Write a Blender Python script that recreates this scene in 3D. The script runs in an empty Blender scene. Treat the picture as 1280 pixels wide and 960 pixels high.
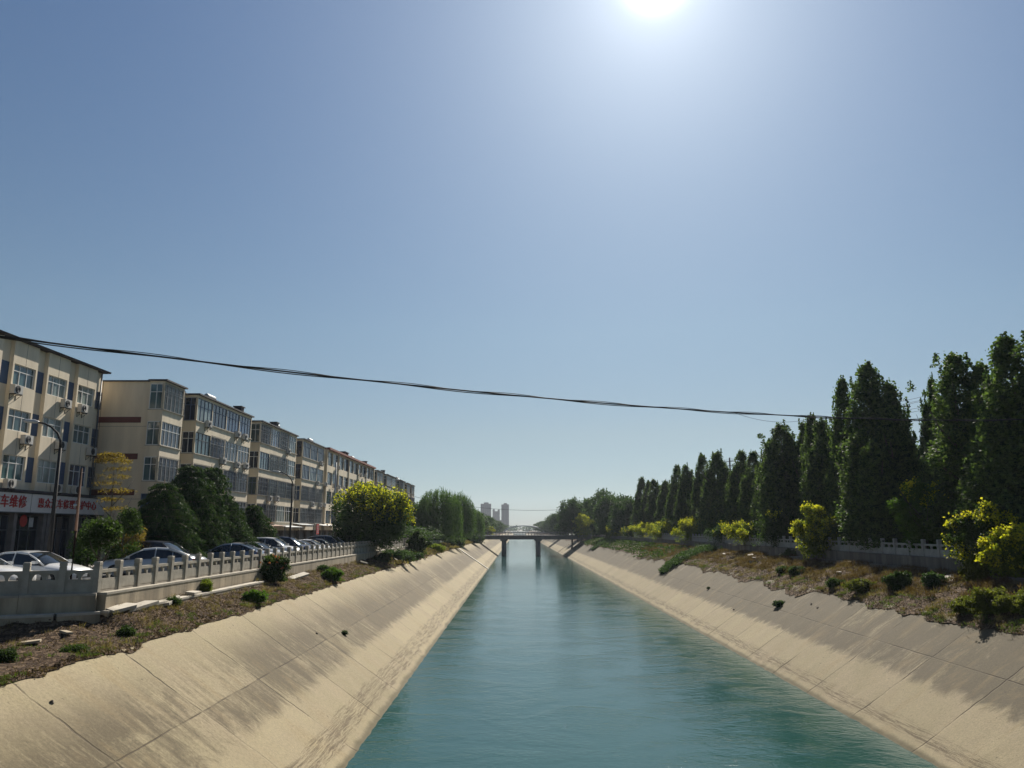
import bpy, math, random
import numpy as np
from mathutils import Vector, Matrix, noise
PI = math.pi
rad = math.radians
random.seed(7)
RNG = np.random.default_rng(7)
SC = bpy.context.scene
COL = SC.collection

# ------------------------------------------------------------------ camera
PITCH = 10.73
CAMZ = 8.6
cam = bpy.data.cameras.new('camera')
cam.sensor_width = 36.0
cam.lens = 27.0
cam.clip_start = 0.1
cam.clip_end = 12000
camo = bpy.data.objects.new('camera', cam)
camo.location = (0, 0, CAMZ)
camo.rotation_euler = (rad(90 + PITCH), 0, rad(0.36))
COL.objects.link(camo)
SC.camera = camo

# ------------------------------------------------------------------ light
SUN_AZ, SUN_EL = 11.6, 38.2      # degrees right of the canal axis, above the horizon
sun = bpy.data.lights.new('sun', 'SUN')
sun.energy = 5.0
sun.angle = rad(0.7)
sun.color = (1.0, 0.93, 0.82)
suno = bpy.data.objects.new('sun', sun)
SV = Vector((math.sin(rad(SUN_AZ)) * math.cos(rad(SUN_EL)), math.cos(rad(SUN_AZ)) * math.cos(rad(SUN_EL)), math.sin(rad(SUN_EL))))
suno.rotation_euler = SV.to_track_quat('Z', 'Y').to_euler()
COL.objects.link(suno)

world = bpy.data.worlds.new('World')
SC.world = world
world.use_nodes = True
wn, wl = world.node_tree.nodes, world.node_tree.links
wn.clear()
w_out = wn.new('ShaderNodeOutputWorld')
w_bg = wn.new('ShaderNodeBackground')
w_bg.inputs['Strength'].default_value = 0.06
sky = wn.new('ShaderNodeTexSky')
sky.sky_type = 'NISHITA'
sky.sun_disc = False
sky.sun_elevation = rad(SUN_EL)
sky.sun_rotation = rad(SUN_AZ)
sky.altitude = 50
sky.air_density = 1.0
sky.dust_density = 0.2
sky.ozone_density = 3.0
w_hsv = wn.new('ShaderNodeHueSaturation')
w_hsv.inputs['Saturation'].default_value = 0.97
w_hsv.inputs['Value'].default_value = 1.0
wl.new(sky.outputs[0], w_hsv.inputs['Color'])
# aureole of the sun in the hazy air, tied to the sun's direction in the world
w_tc = wn.new('ShaderNodeTexCoord')
w_sep = wn.new('ShaderNodeSeparateXYZ'); wl.new(w_tc.outputs['Generated'], w_sep.inputs[0])
w_ramp = wn.new('ShaderNodeValToRGB')      # grey-blue haze low in the air instead of a yellow horizon
_e = w_ramp.color_ramp.elements
for _ in range(3): _e.new(0.5)
for _k, (_p, _c) in enumerate([(0.0, (.37, .45, .60)), (0.05, (.45, .50, .56)), (0.12, (.58, .57, .54)), (0.25, (.66, .68, .63)), (0.6, (.62, .70, .76))]):
    _e[_k].position = _p; _e[_k].color = (*_c, 1)
wl.new(w_sep.outputs['Z'], w_ramp.inputs[0])
w_tint = wn.new('ShaderNodeVectorMath'); w_tint.operation = 'MULTIPLY'
wl.new(w_hsv.outputs[0], w_tint.inputs[0]); wl.new(w_ramp.outputs[0], w_tint.inputs[1])
w_dot = wn.new('ShaderNodeVectorMath'); w_dot.operation = 'DOT_PRODUCT'
wl.new(w_tc.outputs['Generated'], w_dot.inputs[0])
w_dot.inputs[1].default_value = SV
w_max = wn.new('ShaderNodeMath'); w_max.operation = 'MAXIMUM'; w_max.inputs[1].default_value = 0.0
wl.new(w_dot.outputs['Value'], w_max.inputs[0])
prev = w_tint.outputs[0]
for power, amp, colr in ((14, 2.1, (0.94, 1.03, 0.97)), (80, 2.3, (0.94, 0.99, 0.99)), (450, 3.0, (0.98, 0.99, 0.98)), (4000, 60.0, (1.0, 0.98, 0.94))):
    p = wn.new('ShaderNodeMath'); p.operation = 'POWER'; p.inputs[1].default_value = power
    wl.new(w_max.outputs[0], p.inputs[0])
    m = wn.new('ShaderNodeMath'); m.operation = 'MULTIPLY'; m.inputs[1].default_value = amp
    wl.new(p.outputs[0], m.inputs[0])
    s = wn.new('ShaderNodeVectorMath'); s.operation = 'SCALE'
    s.inputs[0].default_value = colr
    wl.new(m.outputs[0], s.inputs['Scale'])
    a = wn.new('ShaderNodeVectorMath'); a.operation = 'ADD'
    wl.new(prev, a.inputs[0]); wl.new(s.outputs[0], a.inputs[1])
    prev = a.outputs[0]
wl.new(prev, w_bg.inputs['Color'])
wl.new(w_bg.outputs[0], w_out.inputs['Surface'])

SC.view_settings.view_transform = 'Standard'
SC.view_settings.look = 'None'
SC.view_settings.exposure = 0.7
SC.view_settings.gamma = 1.0
SC.view_settings.use_curve_mapping = False
SC.render.engine = 'CYCLES'
SC.cycles.use_denoising = True
SC.cycles.max_bounces = 6
SC.cycles.diffuse_bounces = 2
SC.cycles.glossy_bounces = 3
SC.cycles.transmission_bounces = 3
SC.cycles.transparent_max_bounces = 4
SC.cycles.volume_bounces = 0
SC.cycles.sample_clamp_indirect = 6
SC.cycles.caustics_reflective = False
SC.cycles.caustics_refractive = False

# ------------------------------------------------------------------ placing: reading of the survey (vertical plane x) -> point
CP, SP_ = math.cos(rad(PITCH)), math.sin(rad(PITCH))
def P(px, py, x):
    """point on the vertical plane X=x that lies in this direction of view"""
    zc = x * 960.0 / (px - 646.0)
    D = (py - 662.0) * CP * zc / 960.0
    return Vector((x, (zc + D * SP_) / CP, CAMZ - D))
def YP(px, x, D=0.0):
    return (x * 960.0 / (px - 646.0) + D * SP_) / CP
def YT(px, x):                            # the same, read at roof height
    return YP(px, x, -9.5)

ZL, ZR = CAMZ - 2.35, CAMZ - 1.8          # street left, park ground right
XRL, XRR = -15.9, 27.8                    # balustrades
WL, WR = -6.32, 15.5                      # water edges
TLx, TLz, TRx, TRz = -13.25, 4.62, 21.9, 4.29   # tops of the lining

# ------------------------------------------------------------------ materials
MATS = {}
def newmat(name):
    m = bpy.data.materials.new(name); m.use_nodes = True
    m.node_tree.nodes.clear()
    MATS[name] = m
    return m, m.node_tree.nodes, m.node_tree.links
def N(nodes, t, **kw):
    n = nodes.new(t)
    for k, v in kw.items():
        if k.startswith('i_'):
            n.inputs[k[2:].replace('_', ' ')].default_value = v
        else:
            setattr(n, k, v)
    return n
def ramp(nodes, stops, interp='LINEAR'):
    r = nodes.new('ShaderNodeValToRGB')
    r.color_ramp.interpolation = interp
    e = r.color_ramp.elements
    while len(e) < len(stops): e.new(0.5)
    for k, (p, c) in enumerate(stops):
        e[k].position = p
        e[k].color = (c[0], c[1], c[2], 1) if not isinstance(c, (int, float)) else (c, c, c, 1)
    return r
def mixc(nodes, links, fac, a, b, mode='MIX'):
    m = nodes.new('ShaderNodeMix'); m.data_type = 'RGBA'; m.blend_type = mode
    for sock, v in ((m.inputs[0], fac), (m.inputs[6], a), (m.inputs[7], b)):
        if hasattr(v, 'node'): links.new(v, sock)
        elif isinstance(v, (int, float)): sock.default_value = v
        else: sock.default_value = (v[0], v[1], v[2], 1)
    return m.outputs[2]
def math2(nodes, links, op, a, b=None, clamp=False):
    m = nodes.new('ShaderNodeMath'); m.operation = op; m.use_clamp = clamp
    for k, v in enumerate((a, b)):
        if v is None: continue
        if hasattr(v, 'node'): links.new(v, m.inputs[k])
        else: m.inputs[k].default_value = v
    return m.outputs[0]
def maprange(nodes, links, v, a, b, c=0.0, d=1.0, smooth=True):
    m = nodes.new('ShaderNodeMapRange')
    if smooth: m.interpolation_type = 'SMOOTHSTEP'
    links.new(v, m.inputs[0])
    for k, q in zip((1, 2, 3, 4), (a, b, c, d)): m.inputs[k].default_value = q
    return m.outputs[0]
def scaled(nodes, links, vec, s):
    m = nodes.new('ShaderNodeVectorMath'); m.operation = 'MULTIPLY'
    links.new(vec, m.inputs[0]); m.inputs[1].default_value = s
    return m.outputs[0]
def tnoise(nodes, links, vec, scale=1.0, detail=4, rough=0.55, dist=0.0):
    n = nodes.new('ShaderNodeTexNoise')
    n.inputs['Scale'].default_value = scale; n.inputs['Detail'].default_value = detail
    n.inputs['Roughness'].default_value = rough; n.inputs['Distortion'].default_value = dist
    links.new(vec, n.inputs['Vector'])
    return n.outputs['Fac']

def simple(name, base, rough=0.7, vary=0.12, scale=2.0, metal=0.0, bump=0.0, spec=0.5, streak=False, coat=0.0):
    m, n, l = newmat(name)
    out = n.new('ShaderNodeOutputMaterial'); b = n.new('ShaderNodeBsdfPrincipled')
    b.inputs['Roughness'].default_value = rough; b.inputs['Metallic'].default_value = metal
    b.inputs['Specular IOR Level'].default_value = spec
    if coat: b.inputs['Coat Weight'].default_value = coat
    g = n.new('ShaderNodeNewGeometry')
    vec = g.outputs['Position']
    if streak: vec = scaled(n, l, vec, (1, 1, 0.15))
    f = tnoise(n, l, vec, scale, 5, 0.6)
    lo = [c * (1 - vary * 1.6) for c in base]; hi = [min(1, c * (1 + vary)) for c in base]
    r = ramp(n, [(0.3, lo), (0.65, hi)])
    l.new(f, r.inputs[0]); l.new(r.outputs[0], b.inputs['Base Color'])
    if bump:
        bp = n.new('ShaderNodeBump'); bp.inputs['Strength'].default_value = bump; bp.inputs['Distance'].default_value = 0.02
        f2 = tnoise(n, l, g.outputs['Position'], scale * 8, 4)
        l.new(f2, bp.inputs['Height']); l.new(bp.outputs[0], b.inputs['Normal'])
    l.new(b.outputs[0], out.inputs[0])
    return m

def leafmat(name, a, b_, trans=0.35, scale=0.9):
    m, n, l = newmat(name)
    out = n.new('ShaderNodeOutputMaterial')
    g = n.new('ShaderNodeNewGeometry')
    f = tnoise(n, l, g.outputs['Position'], scale, 3, 0.7)
    wn_ = n.new('ShaderNodeTexWhiteNoise'); wn_.noise_dimensions = '3D'
    sn = n.new('ShaderNodeVectorMath'); sn.operation = 'SNAP'; sn.inputs[1].default_value = (0.25, 0.25, 0.25)
    l.new(g.outputs['Position'], sn.inputs[0]); l.new(sn.outputs[0], wn_.inputs['Vector'])
    ff = math2(n, l, 'ADD', math2(n, l, 'MULTIPLY', f, 0.6), math2(n, l, 'MULTIPLY', wn_.outputs['Value'], 0.4))
    r = ramp(n, [(0.3, a), (0.7, b_)])
    l.new(ff, r.inputs[0])
    d = n.new('ShaderNodeBsdfPrincipled'); d.inputs['Roughness'].default_value = 0.6; d.inputs['Specular IOR Level'].default_value = 0.05
    t = n.new('ShaderNodeBsdfTranslucent')
    l.new(r.outputs[0], d.inputs['Base Color'])
    tc = mixc(n, l, 1.0, r.outputs[0], (1.3, 1.5, 0.6), 'MULTIPLY')
    l.new(tc, t.inputs['Color'])
    mx = n.new('ShaderNodeMixShader'); mx.inputs[0].default_value = trans
    l.new(d.outputs[0], mx.inputs[1]); l.new(t.outputs[0], mx.inputs[2]); l.new(mx.outputs[0], out.inputs[0])
    return m

def mat_lining(name, left):
    m, n, l = newmat(name)
    out = n.new('ShaderNodeOutputMaterial'); b = n.new('ShaderNodeBsdfPrincipled')
    b.inputs['Roughness'].default_value = 0.9; b.inputs['Specular IOR Level'].default_value = 0.25
    g = n.new('ShaderNodeNewGeometry'); pos = g.outputs['Position']
    sx = n.new('ShaderNodeSeparateXYZ'); l.new(pos, sx.inputs[0])
    y, z = sx.outputs['Y'], sx.outputs['Z']
    # base tone with slab to slab changes
    PW = 5.6
    warp = math2(n, l, 'MULTIPLY', math2(n, l, 'SUBTRACT', tnoise(n, l, pos, 0.8, 6), 0.5), 0.35)
    yy = math2(n, l, 'ADD', math2(n, l, 'ADD', y, 1.2), warp)
    slab = math2(n, l, 'FLOOR', math2(n, l, 'DIVIDE', yy, PW))
    row = math2(n, l, 'FLOOR', math2(n, l, 'DIVIDE', math2(n, l, 'SUBTRACT', z, 0.1), 2.6))
    wnz = n.new('ShaderNodeTexWhiteNoise'); wnz.noise_dimensions = '2D'
    cb = n.new('ShaderNodeCombineXYZ'); l.new(slab, cb.inputs[0]); l.new(row, cb.inputs[1]); l.new(cb.outputs[0], wnz.inputs['Vector'])
    base = mixc(n, l, wnz.outputs['Value'], (0.24, 0.20, 0.116), (0.315, 0.263, 0.156))
    big = tnoise(n, l, pos, 0.35, 6, 0.65)
    base = mixc(n, l, maprange(n, l, big, 0.35, 0.7), base, (0.285, 0.232, 0.145))
    # streaks of black lichen running down the slope
    v1 = scaled(n, l, pos, (0.10, 1.1, 0.16))
    s1 = tnoise(n, l, v1, 1.0, 8, 0.68, 0.3)
    v2 = scaled(n, l, pos, (0.12, 0.17, 0.15))
    s2 = tnoise(n, l, v2, 1.0, 4, 0.5, 0.2)
    fine = tnoise(n, l, scaled(n, l, pos, (0.35, 5.0, 0.6)), 1.0, 9, 0.78, 0.4)
    speck = tnoise(n, l, pos, 7.0, 8, 0.8)
    blot = tnoise(n, l, scaled(n, l, pos, (0.55, 0.9, 0.9)), 1.0, 7, 0.7, 0.8)
    zed = math2(n, l, 'ADD', z, math2(n, l, 'MULTIPLY', math2(n, l, 'SUBTRACT', blot, 0.5), 1.1))
    band = math2(n, l, 'MULTIPLY', maprange(n, l, zed, 1.65, 2.05), maprange(n, l, zed, 4.5, 3.1, 0.0, 1.0) if left else maprange(n, l, zed, 5.2, 4.0, 0.25, 1.0))
    slabv = math2(n, l, 'MULTIPLY', math2(n, l, 'SUBTRACT', wnz.outputs['Value'], 0.5), 0.16)
    amt = math2(n, l, 'ADD', math2(n, l, 'MULTIPLY', s1, 0.40), math2(n, l, 'MULTIPLY', s2, 0.55))
    amt = math2(n, l, 'ADD', amt, math2(n, l, 'MULTIPLY', fine, 0.55))
    amt = math2(n, l, 'ADD', amt, math2(n, l, 'MULTIPLY', speck, 0.35))
    amt = math2(n, l, 'ADD', amt, math2(n, l, 'MULTIPLY', blot, 0.45))
    amt = math2(n, l, 'ADD', amt, slabv)
    far = maprange(n, l, y, 25, 70, 0.0, 0.09)
    amt = math2(n, l, 'ADD', amt, far)
    amt = maprange(n, l, amt, 0.955 if left else 0.90, 1.25 if left else 1.16)
    amt = math2(n, l, 'MULTIPLY', amt, band, True)
    col = mixc(n, l, math2(n, l, 'MULTIPLY', amt, 0.80), base, (0.055, 0.040, 0.020) if left else (0.055, 0.043, 0.025))
    # ochre washes and small dark pits everywhere
    och = tnoise(n, l, scaled(n, l, pos, (0.3, 0.8, 0.3)), 1.0, 6, 0.7, 0.6)
    col = mixc(n, l, math2(n, l, 'MULTIPLY', maprange(n, l, och, 0.5, 0.72), 0.45), col, (0.235, 0.172, 0.085))
    pit = tnoise(n, l, pos, 4.5, 3, 0.5)
    col = mixc(n, l, math2(n, l, 'MULTIPLY', maprange(n, l, pit, 0.70, 0.74), 0.6), col, (0.06, 0.045, 0.03))
    # tide lines of dried weed near the water
    v3 = scaled(n, l, pos, (1.2, 0.5, 24.0))
    t1 = tnoise(n, l, v3, 1.0, 9, 0.85, 0.7)
    zt = math2(n, l, 'ADD', z, math2(n, l, 'MULTIPLY', math2(n, l, 'SUBTRACT', big, 0.5), 0.5))
    tb = math2(n, l, 'MULTIPLY', maprange(n, l, zt, 0.26, 0.36), maprange(n, l, zt, 0.98 if left else 0.80, 0.80 if left else 0.5))
    tm = math2(n, l, 'MULTIPLY', maprange(n, l, t1, 0.47, 0.56), tb, True)
    col = mixc(n, l, math2(n, l, 'MULTIPLY', tm, 0.80), col, (0.075, 0.05, 0.026))
    # damp foot
    wet = maprange(n, l, math2(n, l, 'ADD', z, math2(n, l, 'MULTIPLY', math2(n, l, 'SUBTRACT', big, 0.5), 0.3)), 0.20, 0.05)
    col = mixc(n, l, math2(n, l, 'MULTIPLY', wet, 0.85), col, (0.085, 0.07, 0.035))
    # joints: across every slab and two lengthwise
    fr = math2(n, l, 'FRACT', math2(n, l, 'DIVIDE', yy, PW))
    jd = math2(n, l, 'MULTIPLY', math2(n, l, 'ABSOLUTE', math2(n, l, 'SUBTRACT', fr, 0.5)), PW)
    j1 = maprange(n, l, jd, PW / 2 - 0.06, PW / 2 - 0.02)
    zz = math2(n, l, 'ADD', z, math2(n, l, 'MULTIPLY', warp, 0.12))
    j2 = maprange(n, l, math2(n, l, 'ABSOLUTE', math2(n, l, 'SUBTRACT', zz, 2.7)), 0.020, 0.006)
    jm = math2(n, l, 'MAXIMUM', j1, j2)
    jn = maprange(n, l, tnoise(n, l, pos, 0.5, 3), 0.40, 0.58, 0.25, 1.0)
    jm = math2(n, l, 'MULTIPLY', jm, jn, True)
    col = mixc(n, l, math2(n, l, 'MULTIPLY', jm, 0.85), col, (0.05, 0.035, 0.02))
    # grain
    gr = tnoise(n, l, pos, 11.0, 8, 0.8)
    col = mixc(n, l, 1.0, col, ramp_out(n, l, gr, [(0.3, 0.70), (0.7, 1.22)]), 'MULTIPLY')
    l.new(col, b.inputs['Base Color'])
    bp = n.new('ShaderNodeBump'); bp.inputs['Strength'].default_value = 0.55; bp.inputs['Distance'].default_value = 0.03
    hh = math2(n, l, 'SUBTRACT', math2(n, l, 'ADD', gr, math2(n, l, 'MULTIPLY', s1, 0.6)), math2(n, l, 'MULTIPLY', jm, 1.5))
    l.new(hh, bp.inputs['Height']); l.new(bp.outputs[0], b.inputs['Normal'])
    l.new(b.outputs[0], out.inputs[0])
    return m
def ramp_out(n, l, v, stops):
    r = ramp(n, stops); l.new(v, r.inputs[0]); return r.outputs[0]

def mat_water():
    m, n, l = newmat('canal_water')
    out = n.new('ShaderNodeOutputMaterial'); b = n.new('ShaderNodeBsdfPrincipled')
    g = n.new('ShaderNodeNewGeometry'); pos = g.outputs['Position']
    f = tnoise(n, l, scaled(n, l, pos, (0.12, 0.03, 1)), 1.0, 3, 0.5)
    l.new(ramp_out(n, l, f, [(0.3, (0.014, 0.058, 0.052)), (0.7, (0.020, 0.073, 0.065))]), b.inputs['Base Color'])
    b.inputs['Roughness'].default_value = 0.085; b.inputs['IOR'].default_value = 1.333
    w1 = tnoise(n, l, scaled(n, l, pos, (1.1, 1.5, 1)), 1.0, 3, 0.55, 0.6)
    w2 = tnoise(n, l, scaled(n, l, pos, (3.2, 4.6, 1)), 1.0, 4, 0.6, 0.4)
    w3 = tnoise(n, l, scaled(n, l, pos, (0.22, 0.3, 1)), 1.0, 2, 0.5, 1.0)
    calm = maprange(n, l, w3, 0.35, 0.65, 0.45, 1.0)
    sy = n.new('ShaderNodeSeparateXYZ'); l.new(pos, sy.inputs[0])
    calm = math2(n, l, 'MULTIPLY', calm, maprange(n, l, sy.outputs['Y'], 30, 150, 1.0, 0.42))
    b1 = n.new('ShaderNodeBump'); b1.inputs['Strength'].default_value = 1.0; b1.inputs['Distance'].default_value = 0.032
    b2 = n.new('ShaderNodeBump'); b2.inputs['Strength'].default_value = 1.0; b2.inputs['Distance'].default_value = 0.019
    l.new(math2(n, l, 'MULTIPLY', w1, calm), b1.inputs['Height']); l.new(math2(n, l, 'MULTIPLY', w2, calm), b2.inputs['Height'])
    l.new(b1.outputs[0], b2.inputs['Normal']); l.new(b2.outputs[0], b.inputs['Normal'])
    l.new(b.outputs[0], out.inputs[0])
    return m

def mat_soil(name):
    m, n, l = newmat(name)
    out = n.new('ShaderNodeOutputMaterial'); b = n.new('ShaderNodeBsdfPrincipled')
    b.inputs['Roughness'].default_value = 0.95; b.inputs['Specular IOR Level'].default_value = 0.1
    g = n.new('ShaderNodeNewGeometry'); pos = g.outputs['Position']
    v = n.new('ShaderNodeTexVoronoi'); v.inputs['Scale'].default_value = 9.0; v.inputs['Randomness'].default_value = 1.0
    l.new(pos, v.inputs['Vector'])
    f = tnoise(n, l, pos, 0.45, 5, 0.6)
    c1 = ramp_out(n, l, f, [(0.3, (0.045, 0.030, 0.021)), (0.5, (0.078, 0.052, 0.034)), (0.7, (0.115, 0.078, 0.05))])
    sp = n.new('ShaderNodeSeparateColor'); l.new(v.outputs['Color'], sp.inputs[0])
    c2 = mixc(n, l, maprange(n, l, sp.outputs[0], 0.4, 1.0), c1, (0.20, 0.14, 0.09))
    f2 = tnoise(n, l, pos, 12, 5, 0.7)
    c3 = mixc(n, l, 1.0, c2, ramp_out(n, l, f2, [(0.3, 0.5), (0.7, 1.35)]), 'MULTIPLY')
    l.new(c3, b.inputs['Base Color'])
    bp = n.new('ShaderNodeBump'); bp.inputs['Strength'].default_value = 1.0; bp.inputs['Distance'].default_value = 0.12
    l.new(math2(n, l, 'ADD', f2, sp.outputs[1]), bp.inputs['Height']); l.new(bp.outputs[0], b.inputs['Normal'])
    l.new(b.outputs[0], out.inputs[0])
    return m

def mat_glass(name, base, rough=0.06):
    m, n, l = newmat(name)
    out = n.new('ShaderNodeOutputMaterial'); b = n.new('ShaderNodeBsdfPrincipled')
    g = n.new('ShaderNodeNewGeometry')
    # hanging curtains and dark rooms seen through the pane
    v = scaled(n, l, g.outputs['Position'], (1.3, 1.3, 0.25))
    f = tnoise(n, l, v, 1.0, 2, 0.5)
    l.new(ramp_out(n, l, f, [(0.42, [c * 0.45 for c in base]), (0.56, base)]), b.inputs['Base Color'])
    b.inputs['Roughness'].default_value = rough; b.inputs['IOR'].default_value = 1.52
    b.inputs['Specular IOR Level'].default_value = 0.8
    l.new(b.outputs[0], out.inputs[0])
    return m

M = {}
M['lin_l'] = mat_lining('lining_concrete_west', True)
M['lin_r'] = mat_lining('lining_concrete_east', False)
M['water'] = mat_water()
M['soil'] = mat_soil('leaf_littered_soil')
M['ground'] = simple('dusty_ground', (0.17, 0.145, 0.11), 0.95, 0.2, 0.4, bump=0.3)
M['asphalt'] = simple('asphalt', (0.075, 0.073, 0.07), 0.9, 0.2, 0.8, bump=0.3)
M['paving'] = simple('paving', (0.22, 0.20, 0.18), 0.85, 0.15, 1.2, bump=0.2)
M['stone'] = simple('weathered_stone', (0.33, 0.295, 0.235), 0.85, 0.13, 2.5, bump=0.3)
M['stone_r'] = simple('grey_stone', (0.36, 0.335, 0.29), 0.85, 0.12, 2.5, bump=0.3)
M['wallr'] = simple('shaded_retaining_concrete', (0.15, 0.13, 0.105), 0.9, 0.28, 1.4, bump=0.4, streak=True)  # retaining concrete darkened, the shade on the poplar side put into its colour
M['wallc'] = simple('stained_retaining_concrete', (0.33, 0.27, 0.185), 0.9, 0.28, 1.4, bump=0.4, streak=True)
M['cap'] = simple('pale_ledge_concrete', (0.42, 0.38, 0.31), 0.9, 0.15, 1.5, bump=0.3)
M['cream'] = simple('cream_render', (0.70, 0.60, 0.445), 0.85, 0.10, 1.1, streak=True, bump=0.1)
M['cream2'] = simple('dull_cream_render', (0.50, 0.42, 0.32), 0.85, 0.07, 0.7, streak=True, bump=0.1)
M['grout'] = simple('dark_joint', (0.12, 0.10, 0.08), 0.9)
M['blue'] = simple('blue_painted_band', (0.055, 0.09, 0.16), 0.7, 0.1, 1.5)
M['maroon'] = simple('maroon_band', (0.13, 0.045, 0.04), 0.8, 0.08, 1.5)
M['roofd'] = simple('dark_roofing', (0.05, 0.045, 0.05), 0.8, 0.2, 1.0)
M['roofr'] = simple('red_roof_edge', (0.24, 0.09, 0.065), 0.8, 0.15, 1.0)
M['frame'] = simple('white_window_frame', (0.72, 0.72, 0.70), 0.5, 0.04)
M['frameb'] = simple('blue_window_frame', (0.10, 0.14, 0.24), 0.5, 0.05)
M['framed'] = simple('dark_window_frame', (0.10, 0.11, 0.12), 0.5, 0.05)
M['grille'] = simple('grey_iron_grille', (0.13, 0.14, 0.15), 0.55, 0.1, metal=0.3)
M['gl_a'] = mat_glass('teal_pane', (0.07, 0.13, 0.14))
M['gl_b'] = mat_glass('curtained_pane', (0.26, 0.31, 0.29), 0.15)
M['gl_c'] = mat_glass('dark_pane', (0.025, 0.035, 0.055))
M['gl_d'] = mat_glass('blue_pane', (0.035, 0.07, 0.14))
M['white'] = simple('white_enamel', (0.70, 0.69, 0.66), 0.45, 0.06)
M['acgrey'] = simple('aged_casing', (0.50, 0.48, 0.44), 0.55, 0.1)
M['black'] = simple('black_rubber', (0.015, 0.015, 0.015), 0.7, 0.1)
M['iron'] = simple('dark_iron', (0.035, 0.033, 0.032), 0.7, 0.15, spec=0.15)
M['rust'] = simple('brown_pole_paint', (0.07, 0.042, 0.03), 0.85, 0.2, 3, spec=0.1)
M['galv'] = simple('galvanised_steel', (0.33, 0.34, 0.34), 0.45, 0.1, metal=0.5)
M['conc_pole'] = simple('pole_concrete', (0.23, 0.22, 0.21), 0.85, 0.12)
M['sign_w'] = simple('white_sign_board', (0.68, 0.66, 0.63), 0.5, 0.05)
M['sign_r'] = simple('red_lettering', (0.42, 0.035, 0.03), 0.5, 0.05)
M['bluep'] = simple('blue_poster', (0.03, 0.10, 0.28), 0.5, 0.05)
M['shop'] = simple('shop_front_grey', (0.16, 0.15, 0.145), 0.75, 0.15)
M['shopd'] = simple('shop_interior', (0.02, 0.02, 0.022), 0.8, 0.1)
M['awning'] = simple('faded_awning', (0.45, 0.47, 0.47), 0.6, 0.1)
M['tin'] = simple('brown_tin_roof', (0.27, 0.15, 0.10), 0.7, 0.2)
M['bark'] = simple('grey_bark', (0.10, 0.08, 0.06), 0.95, 0.25, 4, bump=0.6)
M['lf_pop'] = leafmat('poplar_leaf', (0.028, 0.052, 0.030), (0.125, 0.17, 0.065), 0.38, 2.2)
M['lf_dark'] = leafmat('dark_broad_leaf', (0.035, 0.062, 0.030), (0.065, 0.105, 0.042), 0.3)
M['lf_mid'] = leafmat('green_leaf', (0.026, 0.044, 0.018), (0.06, 0.09, 0.03), 0.35)
M['lf_ced'] = leafmat('cedar_needle', (0.016, 0.034, 0.022), (0.060, 0.092, 0.040), 0.25, 1.8)
M['lf_wil'] = leafmat('willow_leaf', (0.045, 0.085, 0.035), (0.085, 0.13, 0.05), 0.4)
M['lf_bri'] = leafmat('bright_weed_leaf', (0.05, 0.095, 0.02), (0.09, 0.15, 0.03), 0.45, 2.0)
M['lf_yel'] = leafmat('yellow_green_leaf', (0.085, 0.115, 0.02), (0.19, 0.21, 0.035), 0.45, 1.2)
M['flower'] = leafmat('golden_flower', (0.30, 0.30, 0.03), (0.60, 0.50, 0.05), 0.45, 1.6)
M['lf_olive'] = leafmat('olive_leaf', (0.075, 0.085, 0.022), (0.15, 0.15, 0.04), 0.4, 1.5)
M['lf_or'] = leafmat('ochre_leaf', (0.14, 0.095, 0.035), (0.24, 0.16, 0.05), 0.4, 1.2)
M['lf_red'] = leafmat('reddish_flower', (0.30, 0.08, 0.05), (0.40, 0.16, 0.09), 0.35, 2.0)
M['litter'] = leafmat('dead_leaf', (0.055, 0.034, 0.023), (0.20, 0.135, 0.085), 0.15, 3.0)
M['drygrass'] = leafmat('dry_grass_blade', (0.11, 0.08, 0.045), (0.22, 0.165, 0.09), 0.35, 1.0)
M['reddry'] = leafmat('russet_dead_weed', (0.085, 0.052, 0.036), (0.14, 0.09, 0.058), 0.3, 1.0)
M['grass'] = leafmat('green_grass_blade', (0.05, 0.07, 0.022), (0.10, 0.12, 0.035), 0.4, 1.0)
M['tower'] = simple('tower_cladding', (0.12, 0.108, 0.10), 0.8, 0.05, 0.05)
M['tower2'] = simple('tower_window_strip', (0.05, 0.05, 0.055), 0.4, 0.05, 0.05)
M['bridge'] = simple('bridge_concrete', (0.17, 0.165, 0.16), 0.85, 0.12, 0.5, streak=True)
M['arch'] = simple('arch_steel', (0.38, 0.40, 0.42), 0.6, 0.05)
M['rubble'] = simple('pale_rubble', (0.42, 0.38, 0.33), 0.9, 0.2, 3)
M['lampw'] = simple('lamp_housing', (0.45, 0.45, 0.44), 0.4, 0.1)
M['plastic'] = simple('white_litter_plastic', (0.7, 0.7, 0.7), 0.5, 0.05)
for k, c in dict(c_white=(0.66, 0.66, 0.65), c_silver=(0.42, 0.43, 0.44), c_dark=(0.022, 0.023, 0.026), c_navy=(0.018, 0.028, 0.07), c_blue=(0.13, 0.17, 0.24), c_grey=(0.20, 0.20, 0.21)).items():
    M[k] = simple(k.replace('c_', 'paint_'), c, 0.28, 0.02, 1, spec=0.6, coat=0.6, metal=0.0 if k == 'c_white' else 0.25)
M['c_glass'] = simple('car_glass', (0.012, 0.016, 0.02), 0.05, 0.05, spec=0.8)
M['c_red'] = simple('tail_lens', (0.35, 0.02, 0.015), 0.2, 0.05)
M['c_lens'] = simple('head_lens', (0.55, 0.57, 0.6), 0.1, 0.05)

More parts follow.
